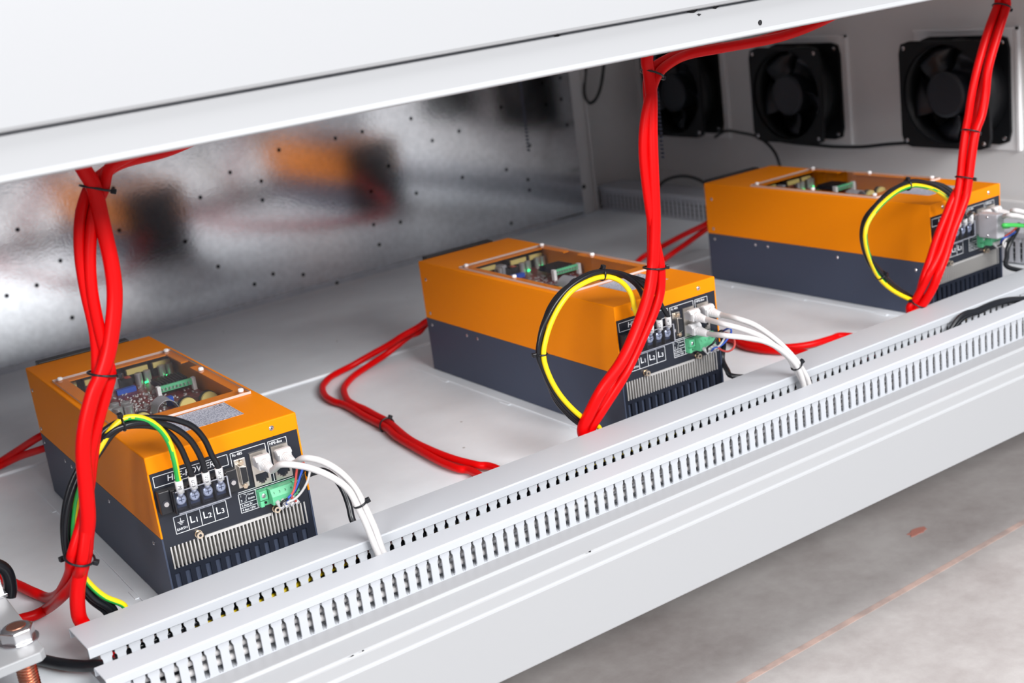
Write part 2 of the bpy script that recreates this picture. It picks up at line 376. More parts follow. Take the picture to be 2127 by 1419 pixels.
def build_unit():
    U = empty('power_unit', (0, 0, 0))
    # lower housing
    F = [[(0, 0, 0), (0, D, 0), (W, D, 0), (W, 0, 0)], [(0, 0, 0), (0, 0, S), (0, D, S), (0, D, 0)], [(W, 0, 0), (W, D, 0), (W, D, S), (W, 0, S)], [(0, D, 0), (0, D, S), (W, D, S), (W, D, 0)]]
    hs = shell('housing', F, 'slate', U)
    for y, z in ((0.3857, 0.0615), (0.303, 0.0615), (0.279, 0.0615), (0.152, 0.0605), (0.0245, 0.0587)):
        screw_mb((-0.0001, y, z), (-1, 0, 0), 0.0021, 0.0013).obj('screw', ['steel', 'ink'], hs)
    # orange cover with a window cut in its top
    us = [0, 0.020, 0.123, 0.131, W]; vs = [0, 0.111, 0.230, 0.257, 0.303, D]
    skip = {(1, 1), (1, 2), (1, 3), (2, 2)}
    F = grid_faces(us, vs, skip, lambda u, v: (u, v, H))
    F.append([(0, 0, S+0.0004)]+[(0, v, H) for v in vs]+[(0, D, S+0.0004)])
    F.append([(W, 0, S+0.0004)]+[(W, v, H) for v in vs]+[(W, D, S+0.0004)])
    F.append([(0, 0, 0.1275)]+[(u, 0, H) for u in us]+[(W, 0, 0.1275)])
    F.append([(0, D, S+0.0004)]+[(u, D, H) for u in us]+[(W, D, S+0.0004)])
    F[-4] = [(0, 0, S+0.0004), (0, 0, 0.1275)]+[(0, v, H) for v in vs]+[(0, D, S+0.0004)]
    F[-3] = [(W, 0, S+0.0004), (W, 0, 0.1275)]+[(W, v, H) for v in vs]+[(W, D, S+0.0004)]
    cv = shell('cover', F, 'orange', U)
    for x, z in ((0.0235, 0.1357), (0.1125, 0.1352)): screw_mb((x, 0.0001, z), (0, -1, 0), 0.0023, 0.0014).obj('screw', ['steel', 'ink'], cv)
    for y, z in ((0.3855, 0.1205), (0.3865, 0.0767)): screw_mb((-0.0001, y, z), (-1, 0, 0), 0.0021, 0.0013).obj('screw', ['steel', 'ink'], cv)
    # rear black block
    mb = MB(); mb.box(0.014, 0.114, D+0.0005, D+0.014, 0.02, H+0.0015); mb.obj('rear_block', 'black', U, bevel=0.001)
    # front foil plate with vents
    pit = 0.00907; sx = [0.0055+pit*i for i in range(14)]
    us = [0.0016]; 
    for x in sx: us += [x, x+0.0046]
    us += [0.1354]
    vs = [0.004, 0.010, 0.0352, 0.0398, 0.0595, 0.1272]
    skip = {(2*i+1, 1) for i in range(14)} | {(i, 3) for i in range(1, 28)}
    fp = shell('front_plate', grid_faces(us, vs, skip, lambda u, v: (u, 0.0008, v)), 'fplate', U, bev=0, out=(0, -1, 0))
    # white print
    mb = MB()
    P = lambda x, z, y=0.00055: (x*mm, y, z*mm)
    def line(x0, z0, x1, z1, t=0.55):
        dx, dz = x1-x0, z1-z0; q = math.hypot(dx, dz); nx, nz = -dz/q*t/2, dx/q*t/2
        mb.add([P(x0+nx, z0+nz), P(x0-nx, z0-nz), P(x1-nx, z1-nz), P(x1+nx, z1+nz)], [(0, 1, 2, 3)])
    def rect(x0, z0, x1, z1): line(x0, z0, x1, z0); line(x1, z0, x1, z1); line(x1, z1, x0, z1); line(x0, z1, x0, z0)
    rect(3.9, 114.7, 69.4, 124); 
    line(72.2, 90, 72.2, 123.6); line(72.2, 123.6, 104.3, 123.6); line(104.3, 123.6, 104.3, 87.2)
    line(107, 123.6, 124.2, 123.6); line(107, 123.6, 107, 87.2); line(124.2, 123.6, 124.2, 87)
    line(72.6, 87.2, 124.6, 87.2); line(72.6, 85.6, 124.6, 85.6)
    rect(13.7, 69.3, 60.5, 84.5)
    for x in (25.2, 36.9, 48.6): line(x, 69.3, x, 84.5)
    line(72.4, 68.4, 72.4, 85.6); line(72.4, 68.4, 108, 68.4); line(88, 68.4, 88, 85.6); line(72.4, 76.6, 88, 76.6, .45); line(72.4, 72.6, 88, 72.6, .45)
    # earth symbol
    line(19.4, 82.4, 19.4, 79, .5)
    for k_, h_ in enumerate((3.0, 2.0, 1.0)): line(19.4-h_, 79-k_*1.2, 19.4+h_, 79-k_*1.2, .5)
    # switch symbol beside 1 and 2
    line(77.2, 84.2, 79, 84.2, .35); line(79, 84.2, 79.6, 82.6, .35); line(78.6, 80.4, 79.6, 82.6, .35); line(78.6, 80.4, 78.6, 78, .35); line(76.8, 78, 78.6, 78, .35)
    mb.obj('printed_frames', 'print', fp)
    def txt(s, x, z, size, sp=1.0, align='CENTER', bold=0.0, shear=0.0):
        mb = MB(); text_mb(mb, s, size, lambda u, v: P(x+u+shear*v, z+v), sp, align, bold); mb.obj('lettering', 'print', fp)
    txt('HPE-POWER', 36.5, 119.4, 7.6, 1.0, bold=0.05, shear=0.15)
    txt('Rs 485', 73.6, 121.2, 3.4, 1.0, 'LEFT', 0.05); txt('HPE-Bus', 108.2, 121.2, 3.4, 1.0, 'LEFT', 0.05)
    txt('EARTH', 19.4, 72.6, 3.0, 1.0, bold=0.05)
    for x, q in ((31, '1'), (42.8, '2'), (54.5, '3')): txt('L', x-1.9, 77.4, 9.0, bold=0.08); txt(q, x+2.2, 76.2, 6.2, bold=0.08)
    txt('1', 74.4, 83.4, 2.7, bold=0.04); txt('2', 74.4, 79, 2.7, bold=0.04)
    txt('Power', 83.6, 83.2, 2.3, bold=0.04); txt('Enable', 83.6, 79.4, 2.3, bold=0.04)
    txt('3 Aux 0v', 73.6, 74.5, 2.7, 1.0, 'LEFT', 0.04); txt('4 Aux +24v', 73.6, 70.4, 2.7, 0.95, 'LEFT', 0.04)
    # black sheet standing in for the dark inside, heat sink and its fins
    mb = MB(); mb.box(0.0022, W-0.0022, 0.030, 0.034, 0.004, 0.115); mb.obj('dark_backing', 'cavity', U)
    mb = MB(); mb.box(0.038, 0.098, 0.0000, 0.004, 0.0578, 0.0602); mb.box(0.004, 0.133, 0.004, 0.030, 0.0600, 0.0615); hk = mb.obj('heat_sink', 'alu', U)
    fin = MB().box(0, 0.0013, 0.0006, 0.028, 0.0395, 0.0598).mesh('fin', 'alu')
    for k_ in range(37):
        o = bpy.data.objects.new('fin', fin); C.objects.link(o); o.parent = hk; o.location = (0.0060+k_*0.003425, 0, 0)
    bar = MB().box(-0.0004, 0.0050, 0.004, 0.006, 0.010, 0.0356).mesh('vent_bar', 'slate')
    for x in sx:
        o = bpy.data.objects.new('vent_bar', bar); C.objects.link(o); o.parent = fp; o.location = (x, 0, 0)
    # two socket cap screws above the fins
    for x, z in ((0.0318, 0.0634), (0.1030, 0.0626)):
        mb = MB(); mb.cyl((x, 0.0006, z), (0, -1, 0), 0.0034, 0.001, 16); mb.cyl((x, -0.0004, z), (0, -1, 0), 0.0029, 0.0042, 18); mb.cyl((x, -0.00455, z), (0, -1, 0), 0.0014, 0.0002, 6, mi=1, smooth=False)
        mb.obj('cap_screw', ['brass', 'ink'], U)
    # terminal block with clear cover
    tb = MB(); tb.box(0.0125, 0.0625, -0.011, 0.0005, 0.0925, 0.1125)
    tb.box(0.003, 0.0125, -0.0085, 0.0005, 0.0925, 0.1125); tb.box(0.0625, 0.072, -0.0085, 0.0005, 0.0925, 0.1125)
    for x in (0.0136, 0.0253, 0.0370, 0.0487, 0.0604): tb.box(x-0.0008, x+0.0008, -0.0165, -0.011, 0.0925, 0.1125)
    T = tb.obj('terminal_block', 'black', U, bevel=0.0006)
    for x in (0.0078, 0.0672):
        mb = MB(); mb.cyl((x, -0.0086, 0.1015), (0, -1, 0), 0.0034, 0.0004, 16, mi=1); mb.cyl((x, -0.009, 0.1015), (0, -1, 0), 0.0021, 0.0012, 14); mb.obj('ear_screw', ['steel', 'ink'], T)
    for x in (0.0194, 0.0311, 0.0428, 0.0545):
        mb = MB(); mb.box(x-0.0042, x+0.0042, -0.0122, -0.0108, 0.096, 0.110, mi=1); mb.cyl((x, -0.0122, 0.1032), (0, -1, 0), 0.0044, 0.0020, 18); mb.cyl((x, -0.0142, 0.1032), (0, -1, 0), 0.0044, 0.0007, 18, r2=0.0034)
        mb.box(x-0.0024, x+0.0024, -0.01498, -0.01485, 0.1029, 0.1035, mi=1); mb.box(x-0.0003, x+0.0003, -0.01498, -0.01485, 0.1010, 0.1054, mi=1)
        mb.obj('terminal_screw', ['tscrew', 'slate'], T)
    mb = MB(); mb.box(0.0142, 0.0600, -0.0188, -0.0178, 0.0935, 0.1125); mb.box(0.0142, 0.0600, -0.0178, -0.0112, 0.0935, 0.0943)
    mb.obj('clear_cover', 'shield', T)
    mb = MB(); mb.box(0.0142, 0.0600, -0.0190, -0.0180, 0.0929, 0.0937); mb.box(0.0592, 0.0602, -0.0190, -0.0180, 0.0929, 0.1125); mb.box(0.0142, 0.0600, -0.0190, -0.0180, 0.1122, 0.1128); mb.obj('shield_rim', 'rim', T)
    # D-sub socket
    mb = MB(); mb.box(0.0737, 0.0842, -0.0006, 0.0008, 0.0908, 0.1172); ds = mb.obj('serial_socket', 'nickel', U, bevel=0.0005)
    q = [(0.0757, 0.1125), (0.0822, 0.1110), (0.0822, 0.0970), (0.0757, 0.0955)]
    mb = MB(); mb.prism([(x, -0.0006, z) for x, z in q], (0, -0.0056, 0)); mb.obj('socket_shell', 'nickel', ds, bevel=0.0006)
    mb = MB(); q2 = [(0.0764, 0.1116), (0.0816, 0.1103), (0.0816, 0.0977), (0.0764, 0.0964)]; mb.prism([(x, -0.0062, z) for x, z in q2], (0, -0.0004, 0)); ins = mb.obj('socket_insert', 'black', ds)
    for z in (0.1148, 0.0932): MB().cyl((0.079, -0.0006, z), (0, -1, 0), 0.0024, 0.004, 6, smooth=False).cyl((0.079, -0.0046, z), (0, -1, 0), 0.0012, 0.0003, 8).obj('jack_post', 'brass', ds)
    # stacked network sockets
    for x0 in (0.0884, 0.1084):
        mb = MB(); y = -0.0012
        us = [0, 0.0018, 0.0040, 0.0058, 0.0094, 0.0112, 0.0134, 0.0152]; zs = [0.0876, 0.0894, 0.0908, 0.0925, 0.0990, 0.1032, 0.1050, 0.1064, 0.1081, 0.1146, 0.1186]
        skip = set()
        for b0 in (0, 5):
            skip |= {(3, b0+1), (2, b0+2), (3, b0+2), (4, b0+2)} | {(i, b0+3) for i in range(1, 6)}
        js = shell('network_socket', grid_faces(us, zs, skip, lambda u, v: (x0+u, y, v)), 'nickel', U, thick=0.0018, bev=0, out=(0, -1, 0))
        mb = MB(); mb.box(x0+0.001, x0+0.0142, 0.006, 0.007, 0.088, 0.118); mb.obj('socket_cavity', 'cavity', js)
    # green plug-in terminal
    mb = MB(); mb.box(0.0882, 0.1250, -0.0035, 0.0005, 0.0702, 0.0848); mb.box(0.0882, 0.0955, -0.0075, -0.0035, 0.0765, 0.0848); mb.box(0.0882, 0.0915, -0.007, -0.0035, 0.0702, 0.0755); mb.box(0.1195, 0.1250, -0.0075, -0.0035, 0.074, 0.0848)
    g = mb.obj('control_terminal', 'tgreen', U, bevel=0.0004)
    mb = MB(); mb.prism([(0.0968, y, z) for y, z in ((-0.0036, 0.0855), (-0.0036, 0.0712), (-0.0135, 0.0712), (-0.0145, 0.0745), (-0.0145, 0.0790), (-0.0110, 0.0855))], (0.0215, 0, 0)); mb.obj('terminal_plug', 'tgreen', g, bevel=0.0004)
    for x, z in ((0.0919, 0.0806), (0.1222, 0.0795)): screw_mb((x, -0.0074, z), (0, -1, 0), 0.0021, 0.001).obj('screw', ['steel', 'ink'], g)
    mb = MB(); mb.cyl((0.0940, -0.0036, 0.0725), (0, -1, 0), 0.0012, 0.0003, 10); mb.obj('wire_hole', 'cavity', g)
    mb = MB()
    for k_, s_ in enumerate('1234'): text_mb(mb, s_, 3.0, lambda u, v, k_=k_: (0.0995+k_*0.0052+u*mm, -0.0132+v*mm*0.45-0.0003, 0.0822+v*mm*0.85))
    mb.obj('terminal_numbers', 'ink', g)
    # acrylic lid on nylon pegs
    mb = MB(); mb.box(0.006, 0.131, 0.087, 0.311, H+0.0004, H+0.0028); mb.mi = [0, 0, 1, 1, 1, 1]; lid = mb.obj('clear_lid', ['acrylic', 'lidedge'], U)
    for x in (0.0125, 0.1245):
        for y in (0.095, 0.200, 0.304): MB().cyl((x, y, H+0.0028), (0, 0, 1), 0.0027, 0.0018, 14).cyl((x, y, H+0.0046), (0, 0, 1), 0.0027, 0.0009, 14, r2=0.0018).obj('peg', 'peg', lid)
    # rating plate
    mb = MB(); mb.box(0.045, 0.1035, 0.037, 0.0855, H, H+0.0002); lb = mb.obj('rating_plate', 'label', U)
    mb = MB(); text_mb(mb, 'CE', 6.5, lambda u, v: (0.0955+u*mm, 0.0800+v*mm, H+0.00025), 1.15, bold=0.05)
    for x0, y0, x1, y1 in ((46, 38, 102.5, 38.3), (46, 84.2, 102.5, 84.5), (46, 38, 46.3, 84.5), (102.2, 38, 102.5, 84.5)): mb.box(x0*mm, x1*mm, y0*mm, y1*mm, H+0.0002, H+0.00024)
    mb.obj('plate_print', 'ink', lb)
    # circuit board under the window
    ZP = 0.1190
    mb = MB(); mb.box(0.012, W-0.010, 0.060, 0.392, ZP-0.0016, ZP); pb = mb.obj('circuit_board', 'pcb', U)
    for x, y, sx_ in ((0.093, 0.322, 0.025), (0.1195, 0.322, 0.021), (0.050, 0.326, 0.025), (0.026, 0.334, 0.014)):
        mb = MB(); mb.box(x-sx_/2, x+sx_/2, y-0.007, y+0.009, ZP, ZP+0.015, mi=1); mb.box(x-sx_/2+0.001, x+sx_/2-0.001, y-0.0095, y-0.006, ZP+0.0095, ZP+0.0155)
        mb.obj('transformer', ['ptape', 'black'], pb, bevel=0.0005)
    def can(x, y, r=0.0042, h=0.013): MB().cyl((x, y, ZP), (0, 0, 1), r, h, 16).cyl((x, y, ZP+h), (0, 0, 1), r, 0.0008, 16, r2=r*0.8).obj('capacitor', 'can', pb)
    for x, y in ((0.0895, 0.301), (0.0995, 0.303), (0.1165, 0.307), (0.1255, 0.309), (0.060, 0.306)): can(x, y, 0.0040, 0.012)
    for x, y in ((0.040, 0.222), (0.031, 0.211), (0.049, 0.216), (0.038, 0.204), (0.048, 0.203), (0.030, 0.226)): can(x, y, 0.0046, 0.0105)
    for x, y in ((0.0945, 0.296), (0.1190, 0.300), (0.0570, 0.188), (0.0965, 0.2965), (0.1160, 0.2895)):
        MB().sphere((x, y, ZP+0.002), 0.0013, 8).obj('indicator_lamp', 'led', pb)
    mb = MB(); mb.box(0.092, 0.124, 0.236, 0.270, ZP+0.006, ZP+0.0085)
    for k_ in range(9): mb.box(0.0925+k_*0.0034, 0.0945+k_*0.0034, 0.240, 0.268, ZP+0.0085, ZP+0.0118)
    mb.obj('board_heat_sink', 'black', pb)
    mb = MB(); mb.box(0.088, 0.122, 0.229, 0.2315, ZP+0.006, ZP+0.0125); mb.obj('edge_connector', 'tgreen', pb)
    for x in (0.0855, 0.122): MB().box(x, x+0.004, 0.227, 0.233, ZP, ZP+0.013).obj('connector_post', 'peg', pb, bevel=0.0005)
    mb = MB()
    for k_ in range(8): mb.box(0.0905+k_*0.0038, 0.0918+k_*0.0038, 0.2255, 0.228, ZP+0.0085, ZP+0.0105)
    mb.obj('connector_pins', 'can', pb)
    mb = MB(); arc = [(0.071+0.011*k_, 0.178+0.004*math.sin(k_*1.5), ZP+0.004+0.008*math.sin(math.pi*k_/2.0)) for k_ in range(3)]
    pts = smooth_path([(0.066, 0.176, ZP+0.001), (0.070, 0.176, ZP+0.010), (0.078, 0.176, ZP+0.0135), (0.085, 0.176, ZP+0.010), (0.090, 0.176, ZP+0.001)], 5)
    mb.prism(pts+[p-Vector((0, 0, 0.0008)) for p in reversed(pts)], (0, 0.020, 0)); mb.obj('ribbon_cable', 'greyplug', pb)
    for x, y in ((0.120, 0.176), (0.098, 0.176), (0.051, 0.170)):
        mb = MB(); mb.cyl((x, y, ZP+0.001), (0, 1, 0), 0.0085, 0.003, 20); mb.cyl((x, y+0.003, ZP+0.001), (0, 1, 0), 0.009, 0.005, 20, mi=1); mb.obj('choke', ['ptape', 'black'], pb)
    for x, y, sx_, sy_, h_, m_ in ((0.076, 0.306, 0.012, 0.016, 0.010, 'black'), (0.083, 0.175, 0.010, 0.012, 0.002, 'black'), (0.070, 0.285, 0.020, 0.006, 0.005, 'blue'), (0.079, 0.305, 0.006, 0.009, 0.0102, 'pink'), (0.066, 0.315, 0.012, 0.012, 0.013, 'greyplug'), (0.088, 0.200, 0.006, 0.006, 0.009, 'blue')):
        MB().box(x-sx_/2, x+sx_/2, y-sy_/2, y+sy_/2, ZP, ZP+h_).obj('component', m_, pb)
    mb = MB(); rr = random.Random(3)
    for k_ in range(260):
        x = rr.uniform(0.026, 0.124); y = rr.uniform(0.150, 0.300)
        if rr.random() < 0.5: x = 0.055+rr.random()*0.04; y = 0.19+rr.random()*0.08
        sx_ = rr.uniform(0.0005, 0.0011); sy_ = rr.uniform(0.0005, 0.0014); mb.box(x-sx_, x+sx_, y-sy_, y+sy_, ZP, ZP+rr.uniform(0.0006, 0.0014))
    o = mb.obj('small_parts', 'can', pb); o['kind'] = 'stuff'
    return U
unit = build_unit()
UL = ['orange and slate power unit at the left, nearest the camera, with two white plugs',
      'orange and slate power unit in the middle with three white plugs in its sockets',
      'orange and slate power unit at the right, with a grey serial plug and green cable']
for i, (bx, by, th) in enumerate(BOX):
    u_ = unit if i == 0 else copy_tree(unit)
    u_.location = (bx, by, 0.0001); u_.rotation_euler = (0, 0, th)
    tag(u_, UL[i], 'power unit', 'orange power units')
def unit_pt(i, x, y, z):
    bx, by, th = BOX[i]; c, s = math.cos(th), math.sin(th)
    return Vector((bx+c*x-s*y, by+s*x+c*y, z))

# ------------------------------------------------------------------ slotted wiring ducts
PITCH_D = 0.0113
def finger_poly(top, lip):
    a, n_ = 0.0034, 0.0046
    r = [(a+0.0012, 0.0), (a+0.0009, 0.0012), (a+0.0002, 0.0024), (a, 0.0034), (a, lip-0.0060), (a+0.0004, lip-0.0048), (n_, lip-0.0036), (n_, top)]
    return r
def duct(name, length, width, height, lip, label, m_='duct', rear=True):
    """runs along local +X, open side walls of fingers at y=0 (front) and y=width"""
    e = empty(name, (0, 0, 0)); tag(e, label, 'cable duct', 'slotted wiring ducts')
    MB().box(0, length, 0, width, 0, 0.0012).obj('base', m_, e)
    r = finger_poly(height-0.001, lip)
    poly = [(x, 0, z) for x, z in r]+[(-x, 0, z) for x, z in reversed(r)]
    fm = MB().prism([Vector(p)+Vector((0, 0, 0.0012)) if p[2] < 0.0011 else Vector(p) for p in poly][::-1], (0, 0.0014, 0)).mesh('finger', m_)
    k = 0; x = 0.006
    rm = MB()
    while x < length-0.005:
        o = bpy.data.objects.new('finger', fm); C.objects.link(o); o.parent = e; o.location = (x, 0, 0)
        rm.prism([(x+px, width-0.0014, z) for px, _, z in poly][::-1], (0, 0.0014, 0))
        x += PITCH_D; k += 1
    if rear:
        o = rm.obj('rear_fingers', m_, e); o['kind'] = 'stuff'
    # snap-on cover with folded lips
    t = 0.0012; cz = height
    prof = [(-0.0014, lip), (-0.0016, lip+0.0004), (-0.0016, cz-0.0012), (-0.0006, cz), (width+0.0006, cz), (width+0.0016, cz-0.0012), (width+0.0016, lip), (width+0.0004, lip), (width+0.0004, cz-t), (-0.0004, cz-t), (-0.0004, lip)]
    MB().prism([(-0.007, y, z) for y, z in prof], (length+0.007, 0, 0)).obj('cover', m_, e, bevel=0.0003, seg=1)
    return e
d1 = duct('wiring_duct', 1.345, 0.045, 0.0400, 0.0312, 'pale slotted plastic wiring duct directly in front of the orange units'); d1.location = (-0.0895, -0.0795, -0.0014)
d2 = duct('wiring_duct', 1.350, 0.025, 0.0325, 0.0250, 'narrow pale slotted wiring duct nearest the cabinet sill, white cables in its slots'); d2.location = (-0.0925, -0.125, -0.0014)
d3 = duct('wiring_duct', 0.985, 0.062, 0.0440, 0.0360, 'grey slotted wiring duct along the end wall below the fans', 'dductg'); d3.location = (1.262, 0.995, 0.0008); d3.rotation_euler = (0, 0, -math.pi/2)
# d3: local +X runs toward the viewer (-Y); its local front (y=0) faces -X
# ------------------------------------------------------------------ cables
def cable(name, pts, r, m_, label, cat, group=None, seg=6, n=12, tone=None):
    c = sum((Vector(p) for p in pts), Vector())/len(pts)
    mb = MB(); mb.tube([Vector(p)-c for p in pts], r, n, tone=tone, seg=seg)
    o = mb.obj(name, m_, None, loc=c)
    return tag(o, label, cat, group)
def pix(pts, y=None, x=None, z=None):
    """pixel path on one plane; a point may carry its own depth as a third value"""
    out = []
    for p in pts:
        if len(p) == 3:
            out.append(at(p[0], p[1], y=p[2]) if y is not None else at(p[0], p[1], z=p[2]) if z is not None else at(p[0], p[1], x=p[2]))
        else: out.append(at(p[0], p[1], x=x, y=y, z=z))
    return out
def dive(p, dx=0.010):
    """carry a cable from just behind the first duct down and in through its rear slots"""
    return [Vector((p.x+dx*0.3, p.y+0.001, p.z-0.010)), Vector((p.x+dx, -0.030, 0.024)), Vector((p.x+dx*2, -0.046, 0.018)), Vector((p.x+dx*3, -0.056, 0.013))]
def ring(c, ax, r, head, label):
    e = empty('cable_tie', c); tag(e, label, 'cable tie', 'black cable ties'); ax = ax.normalized()
    a = ax.orthogonal().normalized(); b2 = ax.cross(a)
    MB().tube([(a*math.cos(q*math.pi/12)+b2*math.sin(q*math.pi/12))*r for q in range(24)], 0.0010, 6, closed=True, raw=True).obj('strap', 'blk', e)
    h = (Vector(head)-ax*ax.dot(Vector(head))).normalized(); s_ = ax.cross(h); p = h*(r-0.0004); w_ = 0.0022
    vs = [p+h*du+s_*dv+ax*dw for du in (0, 0.0042) for dv in (-w_, w_) for dw in (-w_*0.9, w_*0.9)]
    MB().add(vs, [(0, 1, 3, 2), (4, 6, 7, 5), (0, 4, 5, 1), (2, 3, 7, 6), (0, 2, 6, 4), (1, 5, 7, 3)]).obj('head', 'blk', e, bevel=0.0006)
    return e
def cinch(paths, radii, ties):
    """draw the cables of a bundle together at each tie and put the tie round them; ties: (point, head direction, label)"""
    for c0, head, label in ties:
        idx = [min(range(1, len(P)-1), key=lambda q: (P[q]-c0).length) for P in paths]
        cen = sum((P[q] for P, q in zip(paths, idx)), Vector())/len(paths)
        ax = sum(((P[q+1]-P[q-1]).normalized() for P, q in zip(paths, idx)), Vector()).normalized()
        k = len(paths); off = []
        for P, q in zip(paths, idx):
            d_ = P[q]-cen; off.append(d_-ax*d_.dot(ax))
        a = ax.orthogonal().normalized(); b2 = ax.cross(a)
        order = sorted(range(k), key=lambda q: math.atan2(off[q].dot(b2), off[q].dot(a)))
        base = math.atan2(off[order[0]].dot(b2), off[order[0]].dot(a))
        rm = sum(radii)/k; rp = rm/math.sin(math.pi/k) if k > 1 else 0
        for n_, q in enumerate(order):
            t = base+2*math.pi*n_/k
            P = paths[q]; mv = cen+(a*math.cos(t)+b2*math.sin(t))*rp-P[idx[q]]
            for o_, w_ in ((-2, 0.25), (-1, 0.65), (0, 1.0), (1, 0.65), (2, 0.25)):
                if 0 < idx[q]+o_ < len(P)-1: P[idx[q]+o_] = P[idx[q]+o_]+mv*w_
        ring(cen, ax, rp+max(radii)-0.0004, head, label)
def bundle(name, specs, ties, cat, group, y_=None):
    paths = [[Vector(p) for p in sp[0]] for sp in specs]
    cinch(paths, [sp[1] for sp in specs], ties)
    return [cable(name, P, sp[1], sp[2], sp[3], cat, group) for P, sp in zip(paths, specs)]
YR = -0.046
RG = 'red power cables'
p1 = pix([(158, 1235, -0.030), (163, 1275, -0.025)], y=0)
p2 = at(1211, 888, y=-0.025); p3 = at(1229, 889, y=-0.025); p4 = at(1219, 890, y=-0.019)
p5 = at(1897, 644, y=-0.025); p6 = at(1895, 640, y=-0.024); p7 = at(1893, 637, y=-0.018)
bundle('power_cable', [
    ([at(160, 330, y=YR)]+pix([(180, 358), (199, 391), (216, 468), (234, 558), (239, 627), (230, 717), (214, 776), (196, 816), (178, 885), (173, 945), (178, 1007), (180, 1076), (172, 1120, -0.042), (165, 1159, -0.038), (159, 1195, -0.034)], y=YR)+p1+dive(p1[1], 0.006), 0.0060, 'red', 'thickest red cable of the left bundle, bowing right and ending at the duct corner'),
    ([at(470, 262, y=-0.030), at(400, 292, y=-0.030), at(340, 316, y=-0.030)]+pix([(258, 338), (212, 368), (194, 391), (173, 450), (168, 525), (178, 605), (196, 675), (206, 725), (210, 776), (212, 812), (206, 860), (198, 905), (191, 960), (187, 1020), (178, 1090), (163, 1159), (155, 1188, -0.018), (140, 1212, 0.004), (122, 1234, 0.030)], y=-0.036)+[at(100, 1242, z=0.007), at(70, 1231, z=0.006), at(40, 1217, z=0.006), at(0, 1200, z=0.006), at(-60, 1180, z=0.006)], 0.0046, 'red', 'thinner red cable of the left bundle, its end running to the black arched cable'),
    ([at(400, 280, y=-0.036), at(310, 308, y=-0.036)]+pix([(250, 331), (217, 352), (203, 391), (192, 425), (188, 470), (187, 540), (192, 610), (205, 690), (212, 735), (218, 776), (216, 806), (207, 855), (196, 905), (186, 955), (182, 1015), (178, 1085), (168, 1159), (161, 1190, -0.030), (146, 1218, -0.014), (124, 1244, 0.010)], y=-0.041)+[at(99, 1264, z=0.008), at(75, 1277, z=0.006), at(52, 1284, z=0.006), at(0, 1296, z=0.006), at(-50, 1305, z=0.006)], 0.0046, 'red', 'thinner red cable of the left bundle, its end passing behind the white bus bar')],
    [(at(201, 391, y=-0.041), (1, -0.4, 0), 'black cable tie at the top of the left red bundle, under the beam'),
     (at(214, 776, y=-0.041), (0.9, -0.6, 0), 'black cable tie round the left red bundle above the left unit'),
     (at(165, 1159, y=-0.037), (0.9, -0.7, 0), 'black cable tie round the left red bundle low by the floor')], 'cable', RG)
bundle('power_cable', [
    ([at(1346, 95, y=YR)]+pix([(1348, 130), (1354, 153), (1357, 200), (1355, 280), (1356, 350), (1361, 450), (1361, 520), (1360, 556), (1350, 610), (1325, 680), (1292, 750), (1250, 810, -0.040), (1224, 860, -0.031)], y=YR)+[p2]+dive(p2, 0.004), 0.0060, 'red', 'thickest red cable of the middle bundle, hanging straight from the beam'),
    ([at(1740, 28, y=-0.09), at(1700, 48, y=-0.085)]+pix([(1650, 68, -0.075), (1600, 82, -0.07), (1500, 100, -0.06), (1430, 112), (1388, 128), (1357, 153), (1344, 200), (1336, 260), (1337, 330), (1347, 430), (1358, 510), (1364, 556), (1366, 607), (1357, 647), (1342, 686), (1318, 739), (1292, 789), (1253, 850, -0.034)], y=-0.043)+[p3]+dive(p3, 0.004), 0.0048, 'red', 'red cable of the middle bundle that also runs right along the beam edge'),
    ([at(1735, 22, y=-0.08), at(1690, 45, y=-0.07)]+pix([(1640, 64, -0.062), (1560, 88, -0.055), (1440, 106), (1385, 122), (1350, 153), (1347, 220), (1347, 320), (1352, 430), (1355, 510), (1356, 556), (1354, 600), (1346, 650), (1326, 700), (1296, 756), (1262, 815), (1236, 860, -0.027)], y=-0.037)+[p4]+dive(p4, 0.004), 0.0043, 'red', 'red cable half hidden at the back of the middle bundle')],
    [(at(1353, 153, y=-0.042), (1, -0.2, -0.1), 'black cable tie at the top of the middle red bundle'),
     (at(1360, 556, y=-0.042), (1, -0.3, 0), 'black cable tie round the middle red bundle over the orange unit')], 'cable', RG)
